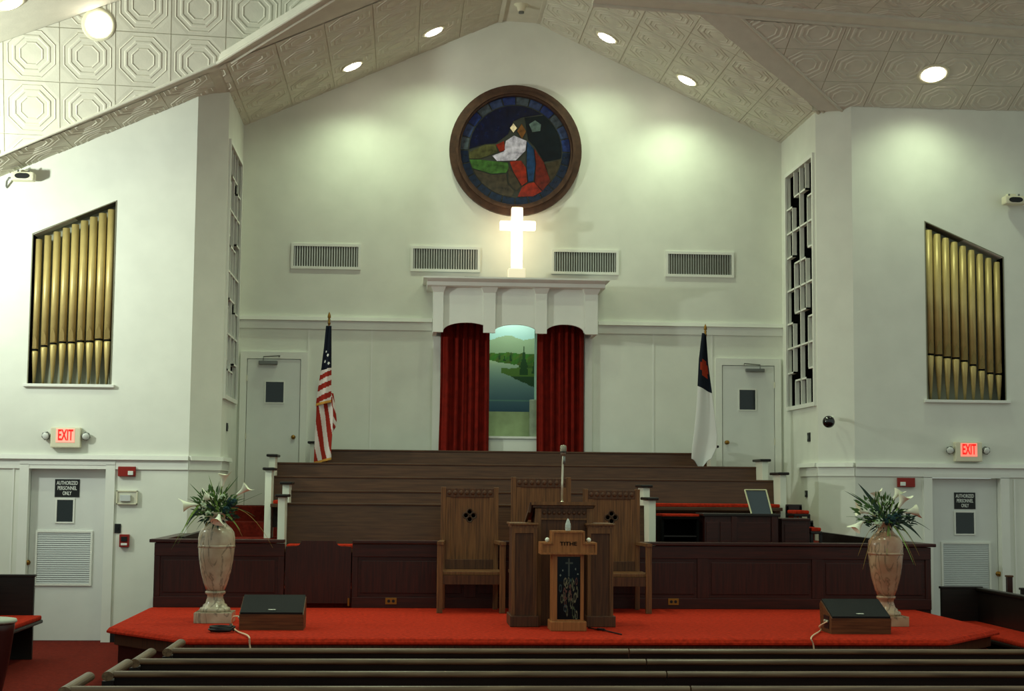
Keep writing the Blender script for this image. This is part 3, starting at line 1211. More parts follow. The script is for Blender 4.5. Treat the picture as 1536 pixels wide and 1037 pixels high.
downlight(on_l(528, 98), -NL, 'recessed downlight on the left slope, lower of the two', SPOT_W)
downlight(on_l(650, 46), -NL, 'recessed downlight on the left slope, nearer the ridge', SPOT_W)
downlight(on_r(911, 55), -NR, 'recessed downlight on the right slope, nearest the ridge', SPOT_W)
downlight(on_r(1031, 119), -NR, 'recessed downlight on the right slope, lowest of three', SPOT_W)
downlight(on_r(1021, 2), -NR, 'recessed downlight cut by the top edge, right slope', NAVE_W)
downlight(on_b(148, 37), NB, 'recessed downlight in the bright tiled face, upper left', NAVE_W*.5, r=.155, aim=(.25, -.75, -1), size=95)
downlight(hit(14, 4, T1, nT), nT, 'recessed downlight in the grey strip, top left corner', NAVE_W*.6, r=.14)
downlight(on_d(1400, 110), ND, 'recessed downlight over the right exit wall', NAVE_W*.8, r=.16)
# the rest of the rows over the platform and the hall, above the frame
for X, Y, nm in ((-.2, 15.9, 'left slope above the chairs'), (3.1, 14.4, 'right slope above the urn'), (-.2, 13.2, 'left slope above the platform edge'), (3.1, 11.6, 'right slope above the hall pews')):
    z = zl(X) if X < AX else zr(X)
    downlight(Vector((X, Y, z)), (-NL if X < AX else -NR), 'recessed downlight above the picture, '+nm, NAVE_W*2.5)

# the flood lamp on the far left wall that washes the tiled bulkhead, left of the picture
fl = Vector((-6.3, 15.6, 4.3))
root = thing('wall_flood_lamp', 'white flood lamp tilted up at the tiled face, left of the picture', 'flood lamp', fl-Vector((0, 0, .1)))
bm = B()
box(bm, fl.x-.25, fl.x-.1, fl.y-.2, fl.y+.2, fl.z-.1, fl.z+.06, .01)
finish('housing', bm, M_CREAM, root)
ld = bpy.data.lights.new('flood_beam', 'AREA')
ld.energy = FLOOD_W
ld.shape = 'RECTANGLE'
ld.size, ld.size_y = .4, .25
ld.color = (.90, 1.0, .88)
lo = bpy.data.objects.new('flood_beam', ld)
COL.objects.link(lo)
lo.parent = root
lo.location = Vector((0, 0, .22))
lo.rotation_euler = Vector((0, 0, -1)).rotation_difference(((P1+P2)*.5+Vector((0, 0, .5))-fl).normalized()).to_euler()

# ================================================================== AIR GRILLES
def air_grille(px0, py0, px1, py1, lbl):
    a, b = at(px0, py0, YB), at(px1, py1, YB)
    root = thing('air_grille', lbl, 'vent', ((a.x+b.x)/2, YB, b.z), 'air grilles on the back wall')
    fr = .035
    bm = B()
    box(bm, a.x-fr, b.x+fr, YB-.018, YB, a.z, a.z+fr)
    box(bm, a.x-fr, b.x+fr, YB-.018, YB, b.z-fr, b.z)
    box(bm, a.x-fr, a.x, YB-.018, YB, b.z, a.z)
    box(bm, b.x, b.x+fr, YB-.018, YB, b.z, a.z)
    finish('frame', bm, M_TRIM, root)
    bm = B()
    box(bm, a.x, b.x, YB-.003, YB+.001, b.z, a.z)
    finish('backing', bm, mat('dull_duct', (84, 84, 74), rough=.8), root)
    n = 26
    first = None
    for i in range(n):
        x = a.x+(b.x-a.x)*(i+.5)/n
        if first is None:
            bm = B()
            hexa(bm, [(x-.008, YB-.014, b.z), (x-.004, YB-.014, b.z), (x+.006, YB-.003, b.z), (x+.002, YB-.003, b.z),
                      (x-.008, YB-.014, a.z), (x-.004, YB-.014, a.z), (x+.006, YB-.003, a.z), (x+.002, YB-.003, a.z)])
            first = finish('slat', bm, M_LOUV, root)
            fx = x
        else:
            c = first.copy()
            COL.objects.link(c)
            c.location = first.location + Vector((x-fx, 0, 0))
    return root


air_grille(441, 369, 537, 401, 'white air grille above the striped flag, leftmost on the back wall')
air_grille(620, 373, 716, 405, 'white air grille just left of the lit cross')
air_grille(831, 378, 924, 409, 'white air grille just right of the lit cross')
air_grille(1002, 381, 1097, 413, 'white air grille above the white flag, rightmost on the back wall')

# ================================================================== ORGAN PIPES
def pipe_case(poly, lbl, mouths, rising):
    (x0, zt0), (x1, zt1), (_, zb), _ = poly
    root = thing('organ_pipe_case', lbl, 'organ pipes', ((x0+x1)/2, YE, zb), 'organ pipe cases')
    yb = YE+.2
    bm = B()
    prism(bm, [(x0, zb), (x1, zb), (x1, zt1), (x0, zt0)], [], XZ, yb, yb+.03)
    finish('back_panel', bm, mat('pipe_case_back', (150, 152, 132), rough=.8), root)
    bm = B()
    box(bm, x0-.05, x1+.05, YE-.05, YE+.1, zb-.035, zb, .006)
    finish('sill', bm, M_TRIM, root)
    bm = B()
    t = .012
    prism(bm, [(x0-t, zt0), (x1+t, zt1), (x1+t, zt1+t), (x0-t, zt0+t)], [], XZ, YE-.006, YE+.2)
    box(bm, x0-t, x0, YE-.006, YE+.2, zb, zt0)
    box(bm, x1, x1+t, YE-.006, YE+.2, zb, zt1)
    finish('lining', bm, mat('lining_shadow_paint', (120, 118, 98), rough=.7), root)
    n = 9
    sp = (x1-x0)/n
    for i in range(n):
        f = (i+.5)/n
        cx = x0+sp*(i+.5)
        ztop = zt0+(zt1-zt0)*f-.07
        zm = mouths[0]+(mouths[1]-mouths[0])*(f if rising else 1-f)**1.5 if False else mouths[i]
        k = f if rising else 1-f
        r = sp*(.36+.10*k)
        yc = YE+.06
        bm = B()
        lathe(bm, [(r, 0), (r, ztop-zm), (r*.9, ztop-zm), (r*.9, ztop-zm-.04), (0, ztop-zm-.04)], (cx, yc, zm), 20)
        p = finish('pipe', bm, M_PIPE, root, False)
        for q in p.data.polygons:
            q.use_smooth = abs(q.normal.z) < .5
        # flattened leaf-shaped upper lip and the dark slot of the mouth
        bm = B()
        prism(bm, [(cx-r*.62, zm+.01), (cx+r*.62, zm+.01), (cx+r*.55, zm+.10), (cx, zm+.17), (cx-r*.55, zm+.10)], [], XZ, yc-r*1.03, yc-r*.8)
        finish('mouth_lip', bm, M_PIPED, p)
        bm = B()
        lathe(bm, [(r*.93, -.022), (r*.93, .004)], (cx, yc, zm), 20)
        finish('mouth_slot', bm, M_DARK, p)
        bm = B()
        lathe(bm, [(.014, 0), (r*.98, zm-.022-zb-.02), (r*.9, zm-.022-zb)], (cx, yc, zb), 20)
        ft = finish('foot', bm, M_PIPE, p)
        for q in ft.data.polygons:
            q.use_smooth = abs(q.normal.z) < .8


ml = [at(100, v, YE).z for v in (524, 518, 514, 512, 512, 510, 510, 507, 508)]
mr = [at(1450, v, YE).z for v in (531, 532, 535, 536, 540, 546, 553, 558, 559)]
pipe_case(PCL, 'case of nine gold organ pipes on the left exit wall', ml, True)
pipe_case(PCR, 'case of nine gold organ pipes on the right exit wall', mr, False)

# ================================================================== ROUND WINDOW
rc = at(773, 227, YB)
RO = (at(872, 227, YB).x-at(674, 227, YB).x)/2
root = sroot('window_1', 'round stained glass window in a brown wooden ring above the lit cross', (rc.x, YB, rc.z-RO))


def ring(bm, r0, r1, y0, y1, seg=64):
    prism(bm, [(rc.x+r1*math.cos(2*math.pi*k/seg), rc.z+r1*math.sin(2*math.pi*k/seg)) for k in range(seg)],
          [[(rc.x+r0*math.cos(2*math.pi*k/seg), rc.z+r0*math.sin(2*math.pi*k/seg)) for k in range(seg)]], XZ, y0, y1)


M_RING = mat('brown_ring_wood', (82, 56, 40), rough=.5, rgb2=(62, 41, 29), scale=14)
for r0, r1, dp in ((.90, 1.0, .07), (.865, .905, .11), (.835, .87, .085)):
    bm = B()
    ring(bm, RO*r0, RO*r1, YB-dp, YB)
    finish('frame_ring', bm, M_RING, root)
bm = B()
prism(bm, [(rc.x+RO*.84*math.cos(2*math.pi*k/64), rc.z+RO*.84*math.sin(2*math.pi*k/64)) for k in range(64)], [], XZ, YB-.006, YB)
finish('lead_bed', bm, M_LEAD, root)


def glass(name, c, k):
    return mat('glass_'+name, c, rough=.15, spec=.6, rgb2=tuple(int(v*.5) for v in c), scale=14, emit=c, estr=k*.5)  # faint emission stands in for light from behind the window


GB = [glass('border_%d' % i, c, .10) for i, c in enumerate(((40, 60, 120), (62, 80, 120), (84, 96, 104), (22, 40, 66)))]
nb = 24
for k in range(nb):
    a0, a1 = 2*math.pi*k/nb+.012, 2*math.pi*(k+1)/nb-.012
    pts = [(rc.x+RO*.83*math.cos(a0+(a1-a0)*q/4), rc.z+RO*.83*math.sin(a0+(a1-a0)*q/4)) for q in range(5)]
    pts += [(rc.x+RO*.715*math.cos(a1+(a0-a1)*q/4), rc.z+RO*.715*math.sin(a1+(a0-a1)*q/4)) for q in range(5)]
    bm = B()
    prism(bm, pts, [], XZ, YB-.012, YB-.004)
    mid = (a0+a1)/2
    up = math.sin(mid)
    finish('border_pane', bm, GB[3] if up < -.05 else GB[(k*7) % 3], root)
# picture field: plain coloured panes
S = RO/490.0
cv = lambda x, y: (rc.x+(x-556)*S, rc.z-(y-525)*S)
NAVY = glass('navy', (10, 20, 54), .05)
NIGHT = glass('night', (10, 24, 34), .05)
OLIVE = glass('olive', (86, 86, 50), .10)
GREEN = glass('green', (66, 108, 46), .10)
BROWN = glass('brown', (70, 62, 46), .08)
WHITEG = glass('pearl', (206, 200, 214), .22)
REDG = glass('red', (150, 42, 22), .12)
REDD = glass('deep_red', (112, 36, 24), .08)
BLUEG = glass('blue', (28, 66, 108), .10)
AMBER = glass('amber', (130, 84, 40), .12)
PALE = glass('pale_gold', (244, 226, 176), .5)
MOON = glass('moonlit', (96, 116, 110), .12)


def circ(a0, a1, n=14, r=345):
    return [(556+r*math.cos(math.radians(a0+(a1-a0)*i/n)), 525-r*math.sin(math.radians(a0+(a1-a0)*i/n))) for i in range(n+1)]


panes = [
    (NAVY, circ(55, 179) + [(330, 478), (410, 470), (500, 400), (540, 300), (600, 270)], 0),
    (NIGHT, circ(-8, 53) + [(620, 270), (650, 440), (700, 490), (770, 600), (830, 590)], 0),
    (OLIVE, [(214, 540), (330, 482), (408, 478), (430, 530), (370, 560), (290, 590), (212, 590)], 0),
    (GREEN, [(214, 596), (290, 594), (390, 604), (500, 612), (512, 650), (490, 690), (380, 700), (236, 660)], 0),
    (BROWN, circ(204, 266) + [(556, 830), (500, 770), (492, 698), (380, 706), (240, 668)], 0),
    (BROWN, [(504, 640), (540, 690), (600, 790), (566, 826), (506, 760)], 1),
    (BROWN, circ(-9, -40, 6) + [(815, 745), (776, 615), (830, 596)], 0),
    (WHITEG, [(484, 450), (545, 408), (640, 446), (632, 520), (560, 596), (420, 604), (384, 566), (470, 530)], 1),
    (REDG, [(412, 482), (470, 452), (480, 520), (440, 534)], 1),
    (REDG, [(514, 604), (600, 596), (636, 650), (646, 756), (606, 786), (544, 684)], 1),
    (BLUEG, [(642, 450), (690, 500), (706, 620), (690, 748), (654, 758), (640, 640)], 1),
    (REDD, [(696, 502), (768, 604), (818, 748), (760, 820), (700, 760), (710, 620)], 1),
    (REDG, [(654, 764), (696, 756), (756, 824), (690, 862), (575, 868), (606, 796)], 1),
    (AMBER, [(600, 318), (634, 375), (604, 432), (568, 375)], 1),
    (PALE, [(540, 318), (566, 352), (540, 386), (514, 352)], 1),
    (MOON, [(655, 320), (700, 290), (745, 320), (740, 370), (680, 380)], 1),
]
for m, pts, lv in panes:
    # pull every pane in a little so that the lead shows between them
    cx = sum(p[0] for p in pts)/len(pts)
    cy = sum(p[1] for p in pts)/len(pts)
    q = [cv(cx+(x-cx)*.985, cy+(y-cy)*.985) for x, y in pts]
    bm = B()
    prism(bm, q, [], XZ, YB-.012-.006*lv, YB-.004)
    finish('pane', bm, m, root)

# ================================================================== BAPTISTRY CANOPY, MURAL, CURTAINS, CROSS
YC = 19.98            # front of the canopy
ca, cb = at(650, 431, YC), at(895, 500, YC)
CX0, CX1 = at(650, 460, YC).x, at(896, 460, YC).x
CZ0 = (at(657, 499, YC).z+at(886, 502, YC).z)/2
CZ1 = at(774, 433, YC).z
root = thing('canopy', 'white classical canopy with three arches over the red curtains', 'canopy', ((CX0+CX1)/2, YC, CZ0))
arches = [(665, 736, 484), (742, 805, 487), (819, 876, 487)]
out = [(CX0, CZ1), (CX0, CZ0)]
for l, r, t in arches:
    xl, xr_ = at(l, 490, YC).x, at(r, 490, YC).x
    zt = at((l+r)/2, t, YC).z
    zs = CZ0+.025
    out.append((xl-.03, CZ0))
    out.append((xl-.03, zs-.012))
    for k in range(17):
        a = math.pi*(1-k/16)
        out.append(((xl+xr_)/2+math.cos(a)*(xr_-xl)/2, zs+math.sin(a)*(zt-zs)))
    out.append((xr_+.03, zs-.012))
    out.append((xr_+.03, CZ0))
out += [(CX1, CZ0), (CX1, CZ1)]
bm = B()
prism(bm, out, [], XZ, YC, YC+.05)
finish('arched_front', bm, M_TRIM, root)
for xa in (CX0, CX1-.05):
    bm = B()
    box(bm, xa, xa+.05, YC+.05, YB, CZ0, CZ1)
    finish('side_cheek', bm, M_TRIM, root)
for l, r in ((650, 665), (725, 743), (803, 820), (877, 896)):
    xl, xr_ = at(l, 460, YC).x, at(r, 460, YC).x
    bm = B()
    box(bm, xl, xr_, YC-.05, YC, CZ0, CZ1-.05)
    hexa(bm, [(xl, YC-.05, CZ1-.07), (xr_, YC-.05, CZ1-.07), (xr_, YC, CZ1-.07), (xl, YC, CZ1-.07),
              (xl-.03, YC-.10, CZ1), (xr_+.03, YC-.10, CZ1), (xr_+.03, YC, CZ1), (xl-.03, YC, CZ1)])
    finish('pilaster', bm, M_TRIM, root)
KX0, KX1 = at(641, 424, YC-.14).x, at(908, 426, YC-.14).x
KZ1 = at(774, 418, YC-.14).z
bm = B()
prism(bm, [(YC-.10, CZ1), (YB, CZ1), (YB, KZ1), (YC-.22, KZ1), (YC-.22, KZ1-.025), (YC-.19, KZ1-.04), (YC-.15, KZ1-.055), (YC-.14, KZ1-.10), (YC-.12, KZ1-.11)],
      [], YZ, KX0, KX1)
co = finish('cornice', bm, M_TRIM, root)
bm = B()
box(bm, KX0-.05, KX1+.05, YC-.25, YB, KZ1-.022, KZ1)
finish('cornice_cap', bm, M_TRIM, co)
# small wire bracket on the canopy top
bm = B()
p0, p1 = at(697, 411, YC+.1), at(718, 411, YC+.1)
tube(bm, [(p0.x, YC+.1, KZ1), (p0.x, YC+.1, KZ1+.045), (p1.x, YC+.1, KZ1+.045), (p1.x, YC+.1, KZ1)], .007, 6)
tag(finish('wire_bracket', bm, M_GREY), 'small bent wire bracket lying on the canopy left of the cross', 'bracket')

# recess with the painted mural
YM = YB+.75
root = thing('baptistry_niche', 'pale niche lining round the painted river mural', 'niche', ((OPX0+OPX1)/2, YB+.2, OPZ0))
bm = B()
box(bm, OPX0-.7, OPX1+.7, YM, YM+.03, OPZ0-.3, OPZ1+.4)
box(bm, OPX0-.72, OPX0-.7, YB+.2, YM, OPZ0-.3, OPZ1+.4)
box(bm, OPX1+.7, OPX1+.72, YB+.2, YM, OPZ0-.3, OPZ1+.4)
box(bm, OPX0-.7, OPX1+.7, YB+.2, YM, OPZ1+.38, OPZ1+.4)
finish('lining', bm, M_WALL, root)
bm = B()
box(bm, OPX0-.02, OPX1+.02, YB-.03, YB+.05, OPZ0-.03, OPZ0, .005)
finish('sill', bm, M_TRIM, root)
# a low painted front wall and round pedestal inside the niche
mA, mB = at(731, 655, YM), at(809, 655, YM)
zw = at(765, 618, YB+.3).z
bm = B()
box(bm, OPX0-.3, OPX1+.3, YB+.28, YB+.31, OPZ0-.1, zw)
finish('pool_front', bm, mat('pale_green_paint', (168, 190, 140), rough=.6, noise=.08, scale=9), root)
p = at(800, 600, YB+.24)
bm = B()
pr_ = .065
lathe(bm, [(pr_, 0), (pr_, p.z-OPZ0-.01), (pr_*.9, p.z-OPZ0)], (p.x+.01, YB+.22, OPZ0), 20)
finish('pedestal', bm, mat('grey_green_stone', (140, 152, 128), rough=.6, noise=.12, scale=9), root, False)
bm = B()
q = at(803, 540, YB+.24)
box(bm, q.x-.014, q.x+.014, YB+.2, YB+.23, p.z, OPZ1)
finish('glass_edge_post', bm, mat('pale_aqua_post', (150, 190, 170), rough=.4), root)
ML0 = OPX0-.55
ML1 = OPX1+.65
mz0, mz1 = at(770, 640, YM).z, at(770, 470, YM).z


def hnoise(x, k):
    return math.sin(x*7.1+k)*.5+math.sin(x*17.3+k*2.1)*.3+math.sin(x*41.7+k*3.7)*.2


def mural_col(u, v):
    # back to the pixel look of the painted panel: s, t in panel units (0..1 over the part in view)
    X = ML0+(ML1-ML0)*u
    Z = mz0+(mz1-mz0)*v
    l, r = at(733, 560, YM).x, at(806, 560, YM).x
    s = (X-l)/(r-l)
    t = (at(770, 487, YM).z-Z)/(at(770, 487, YM).z-at(770, 618, YM).z)       # 0 at the arch, 1 at the wall
    mt = .18-.05*math.exp(-((s-.35)/.22)**2)-.03*math.exp(-((s-1.0)/.2)**2)+.012*hnoise(s, 1)
    sky = (196-60*max(0, min(1, t*3)), 226-20*t*3, 206)
    if t < mt:
        c = (168+60*(.18-t), 214, 204)
    elif t < .33+.01*hnoise(s, 2):
        c = (148, 176, 138)
    elif t < .42+.06*max(0, min(1, s/.9))+.012*hnoise(s, 5):
        c = (70+18*hnoise(s*3+t*9, 3), 112+20*hnoise(s*4, t*13), 44)
    elif s > .25 and .50+.01*hnoise(s, 6) < t < .56+.22*max(0, (s-.25))-.0+.012*hnoise(s, 8):
        c = (82, 118, 52) if t < .60 else (46, 76, 46)
    elif s > .62 and t < .62:
        c = (62, 96, 44)
    else:
        w = max(0, min(1, (t-.42)/.58))
        c = (176-112*w**.7, 198-104*w**.8, 156-44*w)
        if .86 < t < .88:
            c = (100, 140, 128)
    # fir trees
    for tx, tb, th, tw in ((.72, .58, .33, .10), (.45, .42, .12, .035), (.22, .41, .09, .028), (.32, .42, .06, .03), (.93, .56, .14, .05)):
        if tb-th < t < tb and abs(s-tx) < tw*(t-(tb-th))/th*(1+.25*hnoise(t*4, tx)):
            c = (40, 74, 40)
    return tuple(max(0, min(255, x)) for x in c)


col_grid('mural', 150, 150, lambda u, v: Vector((ML0+(ML1-ML0)*u, YM-.004, mz0+(mz1-mz0)*v)), mural_col, M_MURAL, root, False)
# lamp hidden in the head of the niche
ld = bpy.data.lights.new('niche_lamp', 'AREA')
ld.energy = 5.5
ld.shape = 'RECTANGLE'
ld.size, ld.size_y = .6, .1
ld.color = (.92, 1.0, .92)
lo = bpy.data.objects.new('niche_lamp', ld)
COL.objects.link(lo)
lo.parent = root
lo.location = Vector(((OPX0+OPX1)/2, YB+.32, OPZ1+.25)) - WL[root.name]
lo.rotation_euler = Vector((0, 0, -1)).rotation_difference(Vector((0, .5, -1)).normalized()).to_euler()


def curtain(px0, px1, px0b, lbl):
    y = YB-.10
    xa, xb = at(px0, 560, y).x, at(px1, 560, y).x
    xab = at(px0b, 670, y).x
    zb, zt = 1.6, 4.25
    n = 84

    def pos(u, v):
        x0 = xa+(xab-xa)*max(0, (.6-v))/.6
        x = x0+(xb-x0)*u
        ph = u*2*math.pi*6.0+1.3*math.sin(u*7+px0)+.5*math.sin(u*19)
        am = .02+.03*(.5+.5*math.sin(u*11+px0*.7))
        return Vector((x, y+am*math.sin(ph)+.012*math.sin(ph*2.7+v*1.5+px0), zb+(zt-zb)*v))
    me = bpy.data.meshes.new('curtain')
    nv = 14
    me.from_pydata([tuple(pos(i/n, j/nv)) for j in range(nv+1) for i in range(n+1)], [],
                   [(j*(n+1)+i, j*(n+1)+i+1, (j+1)*(n+1)+i+1, (j+1)*(n+1)+i) for j in range(nv) for i in range(n)])
    root = thing('curtain', lbl, 'curtain', ((xa+xb)/2, y, zb), 'red curtains')
    o = link_mesh('drape', me, M_CURTAIN, root, True)
    md = o.modifiers.new('thickness', 'SOLIDIFY')
    md.thickness = .008
    bm = B()
    tube(bm, [(xa-.03, y, zt+.015), (xb+.03, y, zt+.015)], .014, 8)
    finish('curtain_rod', bm, M_BRASS, root)


curtain(662, 734, 657, 'pleated red curtain left of the river mural')
curtain(806, 876, 806, 'pleated red curtain right of the river mural')
# white jambs beside the curtains
for px, s in ((654, 1), (882, 1)):
    p = at(px, 600, YB)
    bm = B()
    box(bm, p.x-.05, p.x+.05, YB-.035, YB, 1.56, CZ0)
    finish('jamb', bm, M_TRIM, wall_back)

# lit cross
yc = YC+.12
k0, k1 = at(767, 360, yc), at(783, 405, yc)
cxx = (k0.x+k1.x)/2
hw = (k1.x-k0.x)/2
ct = at(775, 312, yc).z
a0, a1 = at(750, 332, yc), at(803, 346, yc)
root = thing('lit_cross', 'glowing white cross standing on the canopy', 'cross', (cxx, yc, KZ1))
bz = at(775, 404, yc).z
bm = B()
prism(bm, [(cxx-hw, bz), (cxx+hw, bz), (cxx+hw, a1.z), (a1.x, a1.z), (a1.x, a0.z), (cxx+hw, a0.z), (cxx+hw, ct),
           (cxx-hw, ct), (cxx-hw, a0.z), (a0.x, a0.z), (a0.x, a1.z), (cxx-hw, a1.z)], [], XZ, yc-.05, yc+.05)
bmesh.ops.bevel(bm, geom=list(bm.edges), offset=.006, segments=2, affect='EDGES')
finish('glowing_body', bm, M_GLOW, root)
bm = B()
box(bm, cxx-.11, cxx+.11, yc-.09, yc+.09, KZ1, bz, .008)
finish('base', bm, mat('cross_base', (240, 236, 216), rough=.5, emit=(255, 232, 190), estr=.45), root)

# ================================================================== FLAGS
def flag_pole(px, pyt, Y, zfloor, lbl, cat='flag'):
    p = at(px, pyt, Y)
    root = thing('flag', lbl, cat, (p.x, Y, zfloor))
    bm = B()
    tube(bm, [(p.x, Y, zfloor), (p.x, Y, p.z-.13)], .014, 10)
    finish('pole', bm, mat('pole_wood', (110, 70, 36), rough=.4), root, True)
    bm = B()
    lathe(bm, [(.016, -.16), (.02, -.14), (.012, -.12), (.018, -.10), (.011, -.085), (.022, -.07), (.018, -.04), (.004, -.004), (0, 0)], (p.x, Y, p.z), 12)
    finish('finial', bm, M_BRASS, root, True)
    bm = B()
    lathe(bm, [(.075, 0), (.075, .02), (.04, .06), (.02, .1)], (p.x, Y, zfloor), 20)
    finish('stand', bm, M_BRASS, root, True)
    return root, p.x


YF = 19.60
TZ5 = 1.36


def edge_fn(rows, Y):
    """rows: (py, pxl, pxr) outline of a hanging cloth; v runs from the top down"""
    zs = [at((l+r)/2, py, Y).z for py, l, r in rows]
    ls = [at(l, py, Y).x for py, l, r in rows]
    rs = [at(r, py, Y).x for py, l, r in rows]

    def f(v):
        t = v*(len(rows)-1)
        i = min(int(t), len(rows)-2)
        q = t-i
        return ls[i]+(ls[i+1]-ls[i])*q, rs[i]+(rs[i+1]-rs[i])*q, zs[i]+(zs[i+1]-zs[i])*q
    return f


CRED, CWHT, CBLU, CGLD = (150, 40, 28), (216, 206, 200), (14, 20, 34), (206, 150, 70)
root, _ = flag_pole(494, 468, YF, TZ5, 'red and white striped flag with stars hanging by the left back door')
fu = edge_fn([(490, 490, 497), (520, 487, 497), (550, 483, 497), (575, 478, 497), (604, 474, 497)], YF-.03)


def fpos_u(u, v):
    l, r, z = fu(v)
    return Vector((l+(r-l)*u, YF-.09-.03*math.sin(u*math.pi)-.012*math.sin(u*9+v*3), z-(.05*(1-u))*v))


def fcol_u(u, v):
    if v > .965:
        return CGLD
    if v < .52+.02*(1-u):
        for (su, sv) in ((.35, .31), (.62, .36), (.30, .43), (.72, .46)):
            if ((u-su)/.10)**2+((v-sv)/.014)**2 < 1:
                return (226, 228, 222)
        return CBLU
    return CWHT if int((v-.53+.05*u)/.074) % 2 == 0 else CRED


col_grid('upper_fold', 24, 90, fpos_u, fcol_u, M_FLAG, root).modifiers.new('thickness', 'SOLIDIFY').thickness = .006
fl_ = edge_fn([(596, 476, 499), (625, 475, 500), (650, 473, 499), (672, 472, 497), (690, 471, 497)], YF-.01)


def fpos_l(u, v):
    l, r, z = fl_(v)
    return Vector((l+(r-l)*u, YF-.06-.025*math.sin(u*7+v*2), z-(.06*(1-u))*v))


def fcol_l(u, v):
    if v > .955:
        return CGLD
    s = (u-(v-.3)*.75)*3.6+8
    return CRED if int(s) % 2 == 0 else CWHT


col_grid('lower_fold', 48, 60, fpos_l, fcol_l, M_FLAG, root).modifiers.new('thickness', 'SOLIDIFY').thickness = .006
fr_ = edge_fn([(590, 494, 500), (610, 494, 503), (630, 495, 505), (640, 496, 504), (648, 497, 499)], YF)
col_grid('side_fold', 12, 40, lambda u, v: Vector((fr_(v)[0]+(fr_(v)[1]-fr_(v)[0])*u, YF+.01-.015*math.sin(u*5), fr_(v)[2])),
         lambda u, v: CRED if int(v*5+(1-u)*1.6) % 2 == 0 else CWHT, M_FLAG, root).modifiers.new('thickness', 'SOLIDIFY').thickness = .006

root, _ = flag_pole(1058, 486, YF, TZ5, 'white flag with a dark canton and red cross hanging by the right back door')
fw_ = edge_fn([(500, 1053, 1059), (540, 1048, 1062), (575, 1046, 1067), (610, 1044, 1071), (650, 1040, 1075), (672, 1037, 1074), (694, 1036, 1066)], YF-.03)


def fpos_w(u, v):
    l, r, z = fw_(v)
    dip = .0
    if v > .8:
        dip = (v-.8)/.2*(.13*math.exp(-((u-.5)/.28)**2)-.05)
    return Vector((l+(r-l)*u, YF-.05-.03*math.sin(u*6+v*1.5), z-dip-.09*u*math.exp(-((v-.38)/.3)**2)))


def fcol_w(u, v):
    if v < .36:
        if .15 < v < .27 and .25 < u < .85:
            return (150, 48, 26)
        if .18 < v < .235 and .12 < u < .95:
            return (150, 48, 26)
        return (18, 24, 36)
    return (214, 214, 210)


col_grid('cloth', 30, 90, fpos_w, fcol_w, M_FLAG, root).modifiers.new('thickness', 'SOLIDIFY').thickness = .006

# ================================================================== CHOIR TIERS AND PEWS
YCW = 16.40           # front face of the choir rail
tiers = [(YCW+.08, 17.45, .74), (17.45, 18.20, 1.02), (18.20, 18.95, 1.19), (18.95, 19.70, 1.36), (19.70, YB, 1.54)]
for i_, (y0, y1, z) in enumerate(tiers):
    bm = B()
    x0, x1 = XL+.004, XR-.004
    if y0 < YE:
        box(bm, CXL+.03, CXR-.03, y0, min(y1, YE)-.002, .0, z)
        y0 = min(y1, YE)
        if y1 > YN:
            prism(bm, [(CXL+.03, YE), (CXR-.03, YE), (XR-.01, YN), (XL+.01, YN)], [], XY, 0, z)
            y0 = YN
    if y1-y0 > .01:
        box(bm, x0, x1, y0, y1-.002, 0, z)
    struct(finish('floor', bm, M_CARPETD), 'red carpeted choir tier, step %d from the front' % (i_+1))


def choir_pew(x0, x1, yb, zt, zf, lbl, zpost, post_l=True, post_r=True):
    root = thing('choir_pew', lbl, 'pew', ((x0+x1)/2, yb, zf), 'choir pews')
    # back, leaning a little; the singers face the hall
    bm = B()
    hexa(bm, [(x0, yb-.06, zf+.12), (x1, yb-.06, zf+.12), (x1, yb-.025, zf+.12), (x0, yb-.025, zf+.12),
              (x0, yb, zt-.02), (x1, yb, zt-.02), (x1, yb+.035, zt-.02), (x0, yb+.035, zt-.02)])
    bk = finish('backrest', bm, M_PEW, root)
    bm = B()
    box(bm, x0, x1, yb-.012, yb+.045, zt-.022, zt, .006)
    finish('top_rail', bm, M_PEW, root)
    bm = B()
    box(bm, x0, x1, yb-.46, yb-.05, zf+.36, zf+.40, .006)
    finish('seat', bm, M_PEW, root)
    bm = B()
    box(bm, x0+.03, x1-.03, yb-.45, yb-.07, zf+.40, zf+.44, .012)
    finish('cushion', bm, M_CARPET, root)
    for X, s, on in ((x0, -1, post_l), (x1, 1, post_r)):
        if not on:
            continue
        xa, xb = (X-.075, X) if s < 0 else (X, X+.075)
        bm = B()
        box(bm, xa, xb, yb-.34, yb+.05, zf, zpost, .004)
        ep = finish('end_panel', bm, M_WHITE, root)
        bm = B()
        box(bm, xa-.03, xb+.03, yb-.38, yb+.08, zpost, zpost+.032, .012)
        finish('end_cap', bm, M_PEWD, ep)


rows = [  # yb, photo height of the top rail, left px, right px, height of the end posts above the rail, label
    (17.20, 757, 431, 966, 'front choir pew with white end posts, nearest the platform chairs'),
    (17.95, 738, 437, 958, 'second choir pew from the front, short of the organ'),
    (18.70, 717, 411, 1160, 'third choir pew from the front, reaching behind the organ'),
    (19.45, 697, 416, 1134, 'fourth choir pew from the front, one below the flags'),
    (20.22, 677, 476, 1058, 'rearmost choir pew under the red curtains'),
]
for i, (yb, py, l, r, lb) in enumerate(rows):
    zt = at(768, py, yb).z
    choir_pew(at(l, py, yb).x, at(r, py, yb).x, yb, zt, tiers[i][2], lb, zt+.06)

# ---- choir rail (front panelling with gate)
WX0, WX1 = at(231, 860, YCW).x, at(1396, 870, YCW).x
WZ = (at(330, 809, YCW).z+at(1200, 815, YCW).z)/2
GX0, GX1 = at(426, 860, YCW).x, at(528, 860, YCW).x
root = thing('choir_rail', 'dark cherry panelled rail with cap running behind the platform', 'railing', ((WX0+WX1)/2, YCW, HP))


